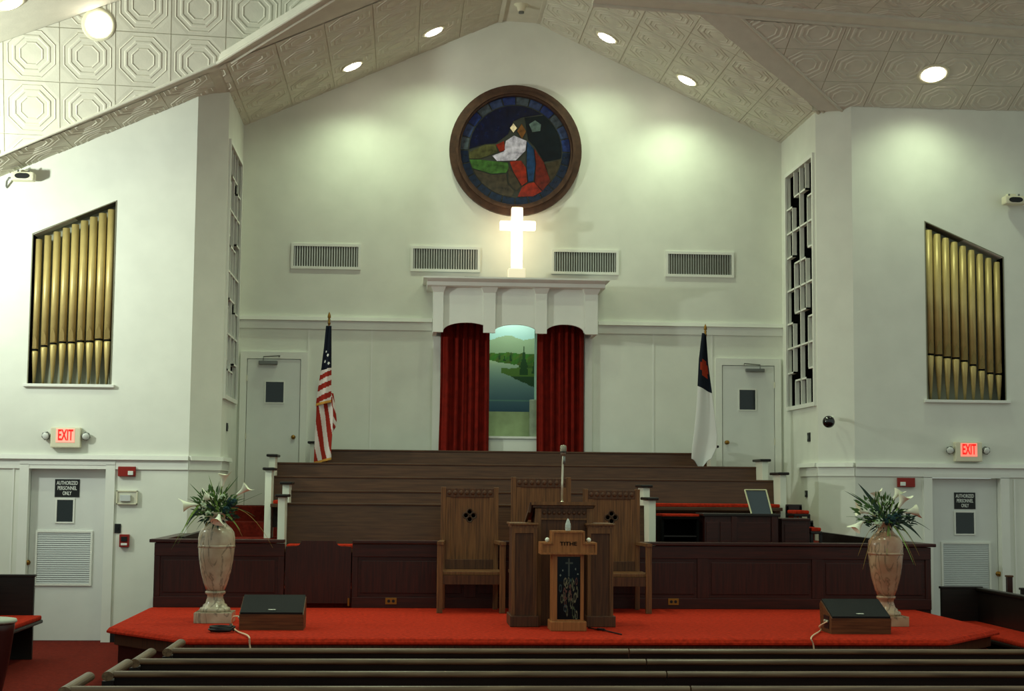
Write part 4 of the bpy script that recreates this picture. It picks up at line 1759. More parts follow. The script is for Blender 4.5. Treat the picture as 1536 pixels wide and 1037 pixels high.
def rail_run(x0, x1, panels, capl=0, capr=0):
    bm = B()
    box(bm, x0, x1, YCW, YCW+.07, 0, WZ-.04)
    finish('rail_body', bm, M_CHERRY, root)
    bm = B()
    box(bm, x0-capl, x1+capr, YCW-.05, YCW+.10, WZ-.035, WZ, .008)
    finish('cap', bm, M_CHERRY, root)
    bm = B()
    box(bm, x0, x1, YCW-.022, YCW, HP, HP+.11, .004)
    finish('plinth', bm, M_CHERRY, root)
    bm = B()
    box(bm, x0, x1, YCW-.022, YCW, WZ-.17, WZ-.04, .004)
    finish('top_board', bm, M_CHERRY, root)
    n = panels
    for i in range(n+1):
        xs = x0+(x1-x0)*i/n
        w = .06
        xa, xb = max(x0, xs-w), min(x1, xs+w)
        bm = B()
        box(bm, xa, xb, YCW-.018, YCW, HP+.11, WZ-.17, .004)
        finish('upright', bm, M_CHERRYV, root)
    for i in range(n):
        xa = x0+(x1-x0)*i/n+.09
        xb = x0+(x1-x0)*(i+1)/n-.09
        bm = B()
        box(bm, xa, xb, YCW-.010, YCW, HP+.15, WZ-.21, .006)
        finish('panel', bm, M_CHERRYV, root)


rail_run(WX0, GX0, 1, .05, 0)
rail_run(GX1, WX1, 5, 0, .05)
# rail returns towards the exit walls
for X, s in ((WX0, 1), (WX1, -1)):
    bm = B()
    box(bm, min(X, X+s*.07), max(X, X+s*.07), YCW+.07, YE-.01, 0, WZ-.04)
    finish('return_panel', bm, M_CHERRYV, root)
    bm = B()
    box(bm, min(X-s*.03, X+s*.10), max(X-s*.03, X+s*.10), YCW+.1, YE-.01, WZ-.035, WZ, .006)
    finish('cap', bm, M_CHERRY, root)
# gate with a raised curved head
root = thing('rail_gate', 'dark wooden gate with a curved head in the choir rail', 'gate', ((GX0+GX1)/2, YCW, HP))
gz0 = HP+.045
sh = WZ-.07
out = [(GX0+.012, gz0), (GX1-.012, gz0), (GX1-.012, sh)]
gw = GX1-GX0
for k in range(9):
    a = k/8*math.pi/2
    out.append((GX1-.11-.06*math.sin(a), sh+.005+.055*(1-math.cos(a))))
for k in range(9):
    a = (1-k/8)*math.pi/2
    out.append((GX0+.11+.06*math.sin(a), sh+.005+.055*(1-math.cos(a))))
out.append((GX0+.012, sh))
bm = B()
prism(bm, out, [], XZ, YCW-.005, YCW+.035)
finish('gate_leaf', bm, M_CHERRYV, root)
for x in (GX0+.03, GX1-.03):
    bm = B()
    tube(bm, [(x, YCW-.012, HP+.02), (x, YCW-.012, HP+.10)], .012, 8)
    finish('hinge', bm, M_BRASS, root)


def outlet(px0, py0, px1, py1, lbl):
    y = YCW-.022
    a, b = at(px0, py0, y), at(px1, py1, y)
    root = thing('power_outlet', lbl, 'outlet', ((a.x+b.x)/2, y, b.z), 'outlets in the choir rail')
    bm = B()
    box(bm, a.x, b.x, y-.008, y, b.z, a.z, .002)
    finish('plate', bm, M_BRASS, root)
    for s in (-1, 1):
        cx = (a.x+b.x)/2+s*(b.x-a.x)*.2
        bm = B()
        lathe(bm, [(.016, 0), (.016, .003)], (cx, y-.008, (a.z+b.z)/2), 10, (0, -1, 0))
        finish('socket', bm, M_BLACK, root)


outlet(578, 897, 595, 907, 'brass power outlet low in the choir rail left of the chairs')
outlet(1002, 898, 1018, 908, 'brass power outlet low in the choir rail right of the chairs')

# side benches inside the choir rail ends
for s, nm in ((-1, 'left'), (1, 'right')):
    xa, xb = (at(277, 805, 16.9).x, at(312, 795, 17.7).x) if s < 0 else (at(1303, 808, 16.9).x, at(1228, 798, 17.7).x)
    za, zb = (1.8-1.8+at(277, 805, 16.9).z, at(310, 795, 17.7).z) if s < 0 else (at(1303, 808, 16.9).z, at(1228, 798, 17.7).z)
    root = thing('side_bench', 'dark wooden side bench behind the %s end of the choir rail' % nm, 'bench', ((xa+xb)/2, 17.5, .74))
    d = s*.05
    bm = B()
    hexa(bm, [(xa, 16.9, .74), (xa+d, 16.9, .74), (xb+d, 17.7, 1.02), (xb, 17.7, 1.02), (xa, 16.9, za), (xa+d, 16.9, za), (xb+d, 17.7, zb), (xb, 17.7, zb)])
    finish('backrest', bm, M_PEWD, root)
    bm = B()
    hexa(bm, [(xa, 16.9, 1.06), (xa-s*.3, 16.9, 1.06), (xb-s*.3, 17.7, 1.06), (xb, 17.7, 1.06),
              (xa, 16.9, 1.10), (xa-s*.3, 16.9, 1.10), (xb-s*.3, 17.7, 1.10), (xb, 17.7, 1.10)])
    finish('seat', bm, M_PEWD, root)

# ================================================================== ORGAN CONSOLE
yo = 16.85
o0, o1 = at(1055, 770, yo), at(1171, 772, yo)
oz = at(1110, 771, yo).z
root = thing('organ_console', 'dark wooden organ console behind the right part of the choir rail', 'organ', ((o0.x+o1.x)/2, yo, .74))
bm = B()
box(bm, o0.x+.02, o1.x-.02, yo+.03, yo+.42, .74, oz-.03)
finish('body', bm, M_CHERRYV, root)
bm = B()
box(bm, o0.x, o1.x, yo, yo+.46, oz-.03, oz, .006)
finish('top', bm, M_PEWD, root)
for l, r in ((1060, 1078), (1081, 1099), (1106, 1156)):
    xa, xb = at(l, 790, yo).x, at(r, 790, yo).x
    bm = B()
    box(bm, xa, xb, yo+.015, yo+.03, .95, oz-.09, .004)
    finish('panel', bm, M_CHERRY, root)
for px in (1102, 1162):
    xa = at(px, 790, yo).x
    bm = B()
    box(bm, xa-.03, xa+.03, yo+.005, yo+.03, .74, oz-.03, .004)
    finish('corner_post', bm, M_CHERRYV, root)
# music rack
r0, r1 = at(1127, 768, yo+.1), at(1158, 768, yo+.1)
t0, t1 = at(1117, 735, yo+.24), at(1149, 736, yo+.24)
bm = B()
hexa(bm, [(r0.x, yo+.10, oz), (r1.x, yo+.10, oz), (r1.x, yo+.112, oz), (r0.x, yo+.112, oz),
          (t0.x, yo+.24, t0.z), (t1.x, yo+.24, t0.z), (t1.x, yo+.252, t0.z), (t0.x, yo+.252, t0.z)])
mr_ = finish('music_rack', bm, M_RACK, root)
bm = B()
for a, b in (((r0.x, yo+.095, oz), (t0.x, yo+.235, t0.z)), ((t0.x, yo+.235, t0.z), (t1.x, yo+.235, t0.z)), ((t1.x, yo+.235, t0.z), (r1.x, yo+.095, oz+.0))):
    tube(bm, [a, b], .009, 6)
finish('rack_edge', bm, mat('pale_rack_edge', (190, 190, 150), rough=.4), mr_)
# lower side cabinet of the organ
c0, c1 = at(1172, 778, yo+.1), at(1216, 779, yo+.1)
root = thing('side_cabinet', 'low dark wooden cabinet against the right end of the organ', 'cabinet', ((c0.x+c1.x)/2, yo+.1, .74))
bm = B()
box(bm, c0.x+.01, c1.x-.01, yo+.12, yo+.42, .74, c0.z-.025)
finish('body', bm, M_CHERRYV, root)
bm = B()
box(bm, c0.x, c1.x, yo+.1, yo+.45, c0.z-.025, c0.z, .005)
finish('top', bm, M_CHERRY, root)
bm = B()
box(bm, c0.x+.04, c1.x-.04, yo+.108, yo+.12, .95, c0.z-.06, .004)
finish('door', bm, M_CHERRY, root)
# dark open kneehole shelf left of the organ
s0, s1 = at(992, 772, 17.0), at(1048, 772, 17.0)
root = thing('open_cabinet', 'black open-fronted cabinet left of the organ', 'cabinet', ((s0.x+s1.x)/2, 17.0, .74))
bm = B()
zc = s0.z-.02
box(bm, s0.x, s1.x, 16.95, 17.35, zc-.03, zc, .004)
box(bm, s0.x, s0.x+.025, 16.97, 17.35, .74, zc-.03)
box(bm, s1.x-.025, s1.x, 16.97, 17.35, .74, zc-.03)
box(bm, s0.x, s1.x, 17.33, 17.35, .74, zc-.03)
finish('body', bm, M_DARK, root)
bm = B()
box(bm, s0.x+.025, s1.x-.025, 16.99, 17.33, 1.28, 1.295)
finish('shelf', bm, M_PEWD, root)
bm = B()
box(bm, s0.x, s1.x, 16.96, 17.35, zc, zc+.025, .006)
finish('red_cloth', bm, M_CARPET, root)
# small chairs by the right choir wall
def small_seat(px0, px1, pyt, pys, Y, zf, lbl):
    a, b = at(px0, pyt, Y), at(px1, pyt, Y)
    zs = at(px0, pys, Y-.3).z
    root = thing('side_chair', lbl, 'chair', ((a.x+b.x)/2, Y, zf), 'side chairs by the organ')
    bm = B()
    box(bm, a.x, b.x, Y, Y+.03, zs, a.z, .005)
    finish('backrest', bm, M_PEWD, root)
    bm = B()
    box(bm, a.x, b.x, Y-.38, Y, zs-.03, zs, .008)
    finish('seat', bm, M_PEWD, root)
    bm = B()
    box(bm, a.x+.01, b.x-.01, Y-.37, Y-.01, zs, zs+.04, .014)
    finish('cushion', bm, M_CARPET, root)
    for X in (a.x, b.x-.03):
        for y in (Y-.37, Y):
            bm = B()
            box(bm, X, X+.03, y, y+.03, zf, zs-.03 if y < Y else a.z-.02)
            finish('leg', bm, M_PEWD, root)


small_seat(1179, 1203, 757, 771, 18.15, 1.02, 'small dark chair with a red cushion behind the organ')
small_seat(1203, 1220, 781, 797, 17.35, .74, 'small dark chair with a red cushion at the organ end')

# ================================================================== PLATFORM
PX0, PX1 = -2.56, 5.48
root = thing('stage_platform', 'raised red carpeted platform with chamfered front corners', 'platform', (AX, 14.5, 0))
plan = [(PX0, YCW-.026), (PX0, 14.15), (PX0+.82, 13.16), (PX1-.82, 13.16), (PX1, 14.15), (PX1, YCW-.026)]


def inset(poly, d):
    c = Vector((sum(p[0] for p in poly)/len(poly), sum(p[1] for p in poly)/len(poly)))
    return [(p[0]+(d if p[0] < c.x else -d), p[1]+(d if p[1] < 16 else 0)) for p in poly]


bm = B()
lo_ = inset(plan, .0)
rings_ = []
for d, z in ((.03, HP-.062), (0.0, HP-.05), (0.0, HP-.035), (.018, HP-.010), (.05, HP)):
    rings_.append([bm.verts.new((x, y, z)) for x, y in inset(plan, d)])
for a, b in zip(rings_, rings_[1:]):
    for k in range(6):
        bm.faces.new((a[k], a[(k+1) % 6], b[(k+1) % 6], b[k]))
bm.faces.new(rings_[-1])
bm.faces.new(rings_[0][::-1])
ct0 = finish('carpet_top', bm, M_CARPET, root)
fp = inset(plan, .09)
bm = B()
prism(bm, fp, [], XY, 0, HP-.062)
finish('fascia', bm, M_CHERRY, root)
bm = B()
prism(bm, inset(plan, .06), [], XY, HP-.16, HP-.062)
finish('nosing_board', bm, M_OAKD, root)

# ================================================================== PULPIT
yp = 14.22
xL, xR_ = at(766, 930, yp).x, at(920, 930, yp).x
zwl = at(785, 785, yp).z
ztp = at(845, 753, yp+.15).z
cL, cR = at(803, 800, yp+.14).x, at(889, 800, yp+.14).x
root = thing('pulpit', 'carved brown wooden pulpit with stepped wings at the platform centre', 'pulpit', ((xL+xR_)/2, yp+.3, HP))
wwl = at(806, 800, yp).x
wwr = at(881, 800, yp).x
for s, xa, xb in ((-1, xL, wwl), (1, wwr, xR_)):
    bm = B()
    box(bm, xa+.012, xb, yp+.012, yp+.45, HP+.10, zwl-.03)
    wg = finish('wing', bm, M_OAKD, root)
    bm = B()
    box(bm, xa-.012, xb+.012, yp-.018, yp+.47, zwl-.018, zwl, .004)
    box(bm, xa+.002, xb+.004, yp, yp+.46, zwl-.04, zwl-.018)
    finish('wing_cap', bm, M_OAK, wg)
    bm = B()
    w = .035
    box(bm, xa+.004, xa+w, yp, yp+.02, HP+.10, zwl-.04)
    box(bm, xb-w, xb-.002, yp, yp+.02, HP+.10, zwl-.04)
    box(bm, xa+w, xb-w, yp, yp+.02, zwl-.09, zwl-.04)
    finish('wing_frame', bm, M_OAK, wg)
    bm = B()
    box(bm, xa-.006, xb+.02, yp-.018, yp+.47, HP, HP+.10, .008)
    finish('plinth', bm, M_OAKD, wg)
# centre tower
yt = yp+.14
bm = B()
box(bm, cL, cR, yt+.012, yt+.5, HP, ztp-.10)
ct_ = finish('tower', bm, M_OAKD, root)
for xa, xb in ((cL-.004, cL+.055), (cR-.055, cR+.004)):
    bm = B()
    box(bm, xa, xb, yt-.008, yt+.03, HP, ztp-.06, .004)
    finish('corner_post', bm, M_OAK, ct_)
bm = B()
box(bm, cL+.055, cR-.055, yt, yt+.012, ztp-.15, ztp-.05)
fz = finish('carved_frieze', bm, M_OAKD, ct_)
for i in range(9):
    x = cL+.08+(cR-cL-.16)*i/8
    bm = B()
    sphere(bm, (x, yt, ztp-.10), .019, (1, .5, 1), 8, 6)
    finish('carved_boss', bm, M_OAKD, fz, True)
bm = B()
box(bm, cL+.055, cR-.055, yt-.004, yt+.012, ztp-.165, ztp-.15)
finish('frieze_bead', bm, M_OAK, ct_)
# sloping reading desk
tl, trr = at(797, 755, yt-.03).x, at(893, 756, yt-.03).x
bm = B()
hexa(bm, [(tl, yt-.04, ztp-.03), (trr, yt-.04, ztp-.03), (trr+.0, yt+.55, ztp-.18), (tl, yt+.55, ztp-.18),
          (tl, yt-.04, ztp), (trr, yt-.04, ztp), (trr, yt+.55, ztp-.15), (tl, yt+.55, ztp-.15)])
dk = finish('reading_desk', bm, M_OAK, root)
bm = B()
box(bm, tl+.015, trr-.015, yt-.02, yt+.03, ztp-.055, ztp-.03)
finish('desk_moulding', bm, M_OAKD, dk)
bm = B()
hexa(bm, [(tl-.03, yt-.02, ztp-.10), (tl-.006, yt-.02, ztp-.10), (tl-.006, yt+.5, ztp-.24), (tl-.03, yt+.5, ztp-.24),
          (tl-.012, yt-.02, ztp-.005), (tl+.01, yt-.02, ztp-.005), (tl+.01, yt+.5, ztp-.15), (tl-.012, yt+.5, ztp-.15)])
finish('desk_side_board', bm, M_OAKD, dk)

# microphone on its stand, on the pulpit top
pm = at(843, 750, yt+.06)
mt_ = at(845, 668, yt+.05)
zb_ = ztp-.024
root = thing('microphone', 'silver microphone on a slim metal post standing on the pulpit', 'microphone', (pm.x, yt+.06, zb_))
bm = B()
lathe(bm, [(.024, 0), (.024, .012), (.012, .03)], (pm.x, yt+.06, zb_), 16)
finish('base', bm, M_CHROME, root, True)
bm = B()
hz = mt_.z-.085
tube(bm, [(pm.x, yt+.06, zb_+.02), (pm.x+.001, yt+.06, zb_+.2), (mt_.x-.002, yt+.055, hz-.05), (mt_.x, yt+.05, hz)], .0095, 8)
finish('post', bm, M_CHROME, root, True)
bm = B()
tube(bm, [(mt_.x+.008, yt+.05, hz-.09), (mt_.x+.008, yt+.05, hz-.02)], .012, 8)
finish('clip', bm, M_GREY, root, True)
bm = B()
lathe(bm, [(.012, -.012), (.024, 0), (.024, .018), (.027, .022), (.030, .04), (.030, .07), (.024, .083), (0, .088)], (mt_.x, yt+.05, hz), 18)
finish('head', bm, mat('mic_grille', (150, 146, 130), rough=.35, metal=.9, bump=.5, bscale=300), root, True)
bm = B()
lathe(bm, [(.0315, .018), (.0315, .026)], (mt_.x, yt+.05, hz), 18)
finish('head_band', bm, M_BLACK, root)

# ================================================================== CLERGY CHAIRS
def clergy_chair(cx, yf, w, ztop, zarm, zseat, lbl, depth=.50, copy_of=None):
    root = thing('clergy_chair', lbl, 'chair', (cx, yf+depth/2, HP), 'carved high-backed chairs')
    xa, xb = cx-w/2, cx+w/2
    lw = .058
    yb = yf+depth
    # front legs carry the arms
    for X in (xa, xb-lw):
        bm = B()
        box(bm, X, X+lw, yf, yf+lw, HP, zarm, .005)
        finish('leg', bm, M_OAK, root)
        ins = .035 if X == xa else -.035
        bm = B()
        hexa(bm, [(X-.004, yf-.01, zarm-.03), (X+lw+.004, yf-.01, zarm-.03), (X+lw+ins, yb, zarm-.03), (X+ins, yb, zarm-.03),
                  (X-.004, yf-.01, zarm), (X+lw+.004, yf-.01, zarm), (X+lw+ins, yb, zarm), (X+ins, yb, zarm)])
        finish('armrest', bm, M_OAK, root)
    bx0, bx1 = xa+.045, xb-.045
    for X in (bx0, bx1-.05):
        bm = B()
        box(bm, X, X+.05, yb, yb+.05, HP, ztop, .005)
        finish('back_post', bm, M_OAK, root)
    bm = B()
    box(bm, xa+.02, xb-.02, yf+.03, yb+.01, zseat-.035, zseat, .006)
    finish('seat', bm, M_OAK, root)
    bm = B()
    box(bm, xa+lw, xb-lw, yf+.012, yf+.035, zseat-.125, zseat-.035)
    finish('apron', bm, M_OAKD, root)
    bm = B()
    box(bm, bx0+.05, bx1-.05, yb+.012, yb+.035, zseat+.10, ztop-.10)
    bp = finish('back_panel', bm, M_OAK, root)
    bm = B()
    box(bm, bx0+.05, bx1-.05, yb+.002, yb+.045, ztop-.105, ztop-.012, .004)
    tr_ = finish('carved_top_rail', bm, M_OAKD, root)
    for i in range(8):
        x = bx0+.085+(bx1-bx0-.17)*i/7
        bm = B()
        sphere(bm, (x, yb+.004, ztop-.058), .026, (1, .35, 1), 8, 6)
        finish('carved_boss', bm, M_OAKD, tr_, True)
    bm = B()
    box(bm, bx0+.05, bx1-.05, yb+.002, yb+.045, zseat, zseat+.10, .004)
    finish('lower_rail', bm, M_OAKD, root)
    for X in (bx0+.05, bx1-.10):
        bm = B()
        box(bm, X, X+.05, yb+.004, yb+.014, zseat+.10, ztop-.105, .003)
        finish('back_stile', bm, M_OAK, bp)
    zq = zseat+.10+(ztop-.1-zseat-.1)*.70
    bm = B()
    for dx, dz in ((0, .038), (0, -.038), (.038, 0), (-.038, 0)):
        lathe(bm, [(.020, 0), (.030, .006), (.036, 0)], (cx+dx, yb+.012, zq+dz), 14, (0, -1, 0))
    finish('quatrefoil', bm, mat('carving_shadow_wood', (62, 41, 25), rough=.6), bp)
    return root


yf = 15.72
cxa = (at(656, 900, yf).x+at(757, 900, yf).x)/2
wd1 = at(758, 900, yf).x-at(655, 900, yf).x
clergy_chair(cxa, yf, wd1, at(707, 731, yf+.5).z, at(660, 813, yf).z, at(707, 858, yf+.03).z, 'carved high-backed wooden chair left of the pulpit')
cxb = (at(875, 900, yf).x+at(979, 900, yf).x)/2
clergy_chair(cxb, yf, wd1, at(920, 734, yf+.5).z, at(975, 816, yf).z, at(920, 861, yf+.03).z, 'carved high-backed wooden chair right of the pulpit')
clergy_chair((cxa+cxb)/2, yf-.02, wd1*1.04, at(800, 716, yf+.5).z, at(800, 812, yf).z, at(800, 858, yf).z, 'tallest carved wooden chair, half hidden directly behind the pulpit')

# ================================================================== WOODEN GIVING STAND
ys = 13.80
q = lambda px, py: at(px, py, ys)
bx0, bx1 = q(826, 948).x, q(880, 948).x
root = thing('offering_stand', 'light oak stand with a cross-shaped head and dark art panel before the pulpit', 'stand', ((bx0+bx1)/2, ys+.12, HP))
bm = B()
box(bm, bx0, bx1, ys, ys+.3, HP, HP+.085, .008)
finish('base', bm, M_LOAK, root)
c0, c1 = q(829, 900).x, q(876, 900).x
zh0 = q(850, 832).z
bm = B()
box(bm, c0, c1, ys+.045, ys+.26, HP+.085, zh0)
col_ = finish('column', bm, M_LOAK, root)
g0, g1 = q(836, 900).x, q(871, 900).x
bm = B()
for xa, xb in ((c0, g0), (g1, c1)):
    box(bm, xa, xb, ys+.02, ys+.045, HP+.085, zh0)
box(bm, g0, g1, ys+.02, ys+.045, zh0-.02, zh0)
box(bm, g0, g1, ys+.02, ys+.045, HP+.085, HP+.10)
finish('panel_frame', bm, M_LOAK, col_)
rnd = random.Random(3)
blobs = [(rnd.uniform(.12, .88), rnd.uniform(.05, .62), rnd.uniform(.03, .07), rnd.uniform(.05, .10), rnd.uniform(-.6, .6),
          rnd.choice([(92, 92, 74), (70, 78, 58), (96, 66, 58), (60, 74, 76), (110, 106, 84)])) for _ in range(26)]


def art(u, v):
    if (abs(u-.52) < .035 and .68 < v < .97) or (abs(u-.52) < .16 and .885 < v < .91):
        return (74, 82, 76)
    c = (10, 20, 30) if v > .6 else (18, 18, 22)
    for bx, bz, rx, rz, k, cc in blobs:
        du, dv = (u-bx)+k*(v-bz)*.3, v-bz
        e = (du/rx)**2+(dv/rz)**2
        if .35 < e < 1:
            c = cc
    for sx_, sy_ in ((.25, .78), (.8, .8), (.15, .7), (.9, .72)):
        if (u-sx_)**2*.25+(v-sy_)**2 < .0002:
            c = (120, 130, 120)
    return c


col_grid('art_panel', 44, 110, lambda u, v: Vector((g0+(g1-g0)*u, ys+.043, HP+.10+(zh0-.02-HP-.10)*v)), art, M_ARTGLASS, col_, False)
h0, h1, h2, h3 = q(811, 820).x, q(895, 820).x, q(828, 805).x, q(877, 805).x
zh1, zh2 = q(850, 814).z, q(850, 797).z
yh = ys-.03
bm = B()
prism(bm, [(h0, zh0), (h1, zh0), (h1, zh1), (h3, zh1), (h3, zh2), (h2, zh2), (h2, zh1), (h0, zh1)], [], XZ, yh+.012, yh+.26)
hd = finish('cross_head', bm, M_LOAK, root)
t = .016
bm = B()
prism(bm, [(h0, zh0), (h1, zh0), (h1, zh1), (h3, zh1), (h3, zh2), (h2, zh2), (h2, zh1), (h0, zh1)],
      [[(h0+t, zh0+t), (h1-t, zh0+t), (h1-t, zh1-t), (h3-t, zh1-t), (h3-t, zh2-t), (h2+t, zh2-t), (h2+t, zh1-t), (h0+t, zh1-t)]], XZ, yh, yh+.014)
finish('head_border', bm, M_LOAK, hd)
text_mesh('head_lettering', 'TITHE', .045, lambda u, v, w_: Vector(((h2+h3)/2+u, yh+.010-w_, zh1-.012+v)), M_DARK, hd, .001, sx=1.25, bold=.001)
for px in (821, 883):
    p = at(px, 809, ys+.06)
    bm = B()
    sphere(bm, (p.x, ys+.06, zh1+.02), .0205, u=16, v=10)
    tag(finish('white_ball', bm, M_PEARL, None, True), 'white ball on the %s arm of the oak stand' % ('left' if px < 850 else 'right'), 'ball', 'white balls on the oak stand')
p = at(852, 790, ys+.08)
bm = B()
lathe(bm, [(.016, 0), (.022, .004), (.026, .03), (.024, .055), (.014, .09), (.003, .108), (0, .109)], (p.x, ys+.08, zh2), 8)
tag(finish('crystal_drop', bm, M_CRYSTAL), 'flame-shaped crystal standing on top of the oak stand', 'ornament')

# ================================================================== FLOOR MONITORS
def monitor(pxl, pxr, pyf, lbl):
    a, b = atz(pxl, pyf, HP), atz(pxr, pyf, HP)
    y = (a.y+b.y)/2
    x0, x1 = a.x, b.x
    root = thing('floor_monitor', lbl, 'speaker', ((x0+x1)/2, y+.2, HP), 'wedge floor monitors')
    prof = [(y+.02, HP), (y+.36, HP), (y+.40, HP+.235), (y+.36, HP+.265), (y, HP+.135)]
    bm = B()
    prism(bm, prof, [], YZ, x0, x1)
    cab = finish('cabinet', bm, M_WALNUT, root)
    # cloth grille on the sloping face
    n = Vector((0, -.13, .36)).normalized()
    u = Vector((0, .36, .13))
    p0 = Vector((x0+.008, y+.004, HP+.137))
    p1 = Vector((x1-.008, y+.004, HP+.137))
    bm = B()
    hexa(bm, [p0, p1, p1+u*.985, p0+u*.985, p0+n*.018, p1+n*.018, p1+u*.985+n*.018, p0+u*.985+n*.018])
    gr = finish('grille', bm, M_GRILLE, root)
    lc = (p0+p1)/2+u*.13+n*.019
    uu = u.normalized()
    bm = B()
    for sx, su in ((0, 0),):
        e = [lc+Vector((-.036, 0, 0))-uu*.013, lc+Vector((.036, 0, 0))-uu*.013, lc+Vector((.036, 0, 0))+uu*.013, lc+Vector((-.036, 0, 0))+uu*.013]
        hexa(bm, e+[k+n*.003 for k in e])
    bd = finish('badge', bm, mat('badge_dark', (60, 62, 60), rough=.4), gr)
    text_mesh('badge_lettering', 'YAMAHA', .020, lambda a_, b_, c_: lc+Vector((a_, 0, 0))+uu*b_+n*(.0035+c_), mat('badge_silver', (236, 238, 222), rough=.4), bd, .0005, fit=.062, bold=.0006)
    # jack plate on the left end
    bm = B()
    box(bm, x0-.006, x0, y+.08, y+.24, HP+.04, HP+.15)
    jp = finish('jack_plate', bm, M_BLACK, root)
    for k in (0, 1):
        bm = B()
        lathe(bm, [(.014, 0), (.014, .012), (.008, .014)], (x0-.006, y+.12+.07*k, HP+.10), 10, (-1, 0, 0))
        finish('jack', bm, M_CHROME, jp)
    return x0, y


mxl, myl = monitor(358, 455, 946, 'wedge floor monitor with a black grille beside the left vase')
mxr, myr = monitor(1248, 1337, 952, 'wedge floor monitor with a black grille beside the right vase')

# cables
def cable(name, pts, r, m, lbl):
    bm = B()
    P = [Vector(p) for p in pts]
    out = []
    for i in range(len(P)-1):
        p0, p1, p2, p3 = P[max(i-1, 0)], P[i], P[i+1], P[min(i+2, len(P)-1)]
        for k in range(6):
            t = k/6
            out.append(.5*((2*p1)+(-p0+p2)*t+(2*p0-5*p1+4*p2-p3)*t*t+(-p0+3*p1-3*p2+p3)*t**3))
    out.append(P[-1])
    tube(bm, out, r, 6)
    return tag(finish(name, bm, m, None, True), lbl, 'cable')


Z = lambda px, py, h=.008: atz(px, py, HP+h)
ea, eb = Z(366, 962), Z(1238, 965)
cable('speaker_cord', [(mxl-.012, myl+.12, HP+.11), Z(350, 926, .10), Z(348, 937, .02), Z(355, 947), (ea.x, 13.17, HP+.012), (ea.x+.015, 13.145, HP-.06), (ea.x+.05, 13.14, HP-.25), (ea.x+.10, 12.97, .012)],
      .0075, M_CORD, 'pale cord running from the left monitor over the platform edge')
cable('speaker_cord', [(mxr-.012, myr+.10, HP+.10), Z(1229, 940, .05), Z(1231, 946, .014), (eb.x, 13.17, HP+.012), (eb.x+.012, 13.145, HP-.06), (eb.x+.03, 13.14, HP-.3), (eb.x+.05, 12.95, .012)],
      .0065, M_CORD, 'pale cord running from the right monitor over the platform edge')
p = atz(333, 949, HP)
rr = random.Random(5)
cable('coiled_cable', [(p.x+.075*math.cos(a)*(1+.5*rr.random())-.0, p.y+.09*math.sin(a)*(1+.2*rr.random()), HP+.014+.010*(i//7)+.004*rr.random()) for i, a in enumerate([k*.9 for k in range(30)])],
      .010, M_BLACK, 'black cable coiled on the carpet before the left vase')
p = atz(890, 944, HP)
cable('black_cord', [(p.x-.04, ys+.3, HP+.008), (p.x+.02, ys+.1, HP+.008), (p.x+.07, ys+.02, HP+.008), (p.x+.08, ys+.12, HP+.01), (p.x+.02, ys+.1, HP+.016), (p.x+.1, ys-.1, HP+.008), (p.x+.17, ys-.35, HP+.008)],
      .006, M_BLACK, 'thin black cord looped on the carpet right of the oak stand')

# ================================================================== VASES AND FLOWERS
def vase(px, py, lbl, hpx, M_MARBLE):
    c = atz(px, py-4, HP)
    c.y += .05
    k = hpx/2350.0*c.y/150.0          # metres per profile pixel
    root = thing('urn_vase', lbl, 'vase', (c.x, c.y, HP), 'marble urn vases')
    bm = B()
    hw_ = 27*k*150/150
    box(bm, c.x-hw_, c.x+hw_, c.y-hw_, c.y+hw_, HP, HP+15*k, .004)
    finish('plinth', bm, M_MARBLE, root)
    z0 = HP+15*k
    prof = [(22, 0), (22.5, 3), (21, 6), (18, 7), (17, 10), (14, 12), (11.5, 20), (11.5, 24), (14.5, 26), (14.5, 29), (12, 30)]
    bm = B()
    lathe(bm, [(r*k, h*k) for r, h in prof], (c.x, c.y, z0), 32)
    finish('foot', bm, M_MARBLE, root, True)
    prof = [(12.5, 29), (17, 40), (21.5, 56), (24.5, 74), (26.5, 94), (26.6, 106), (25, 114), (21, 120), (15, 125), (11.5, 129), (11, 134), (13, 139), (16, 142), (14.5, 143), (10, 138), (9.5, 132), (0, 131)]
    bm = B()
    lathe(bm, [(r*k, h*k) for r, h in prof], (c.x, c.y, z0), 36)
    finish('body', bm, M_MARBLE, root, True)
    bm = B()
    lathe(bm, [(26.3*k, 92*k), (26.9*k, 93*k), (26.9*k, 95*k), (26.5*k, 96*k)], (c.x, c.y, z0), 36)
    finish('band', bm, M_MARBLE, root, True)
    return c, z0+140*k, k


def blade(bm, base, tip, w, droop, n=10, twist=.0):
    base, tip = Vector(base), Vector(tip)
    d = tip-base
    side = d.cross(Vector((0, 1, 0)))
    if side.length < .01:
        side = Vector((1, 0, 0))
    side.normalize()
    rows_ = []
    for i in range(n+1):
        t = i/n
        p = base+d*t+Vector((0, 0, 4*droop*t*(1-t)))
        ww = w*math.sin(math.pi*(.12+.88*t))**.7*(1-.55*t) if t < 1 else w*.02
        rows_.append((bm.verts.new(p-side*ww), bm.verts.new(p+Vector((0, .25*ww, -.2*ww))), bm.verts.new(p+side*ww)))
    for a, b in zip(rows_, rows_[1:]):
        bm.faces.new((a[0], a[1], b[1], b[0]))
        bm.faces.new((a[1], a[2], b[2], b[1]))
    return bm


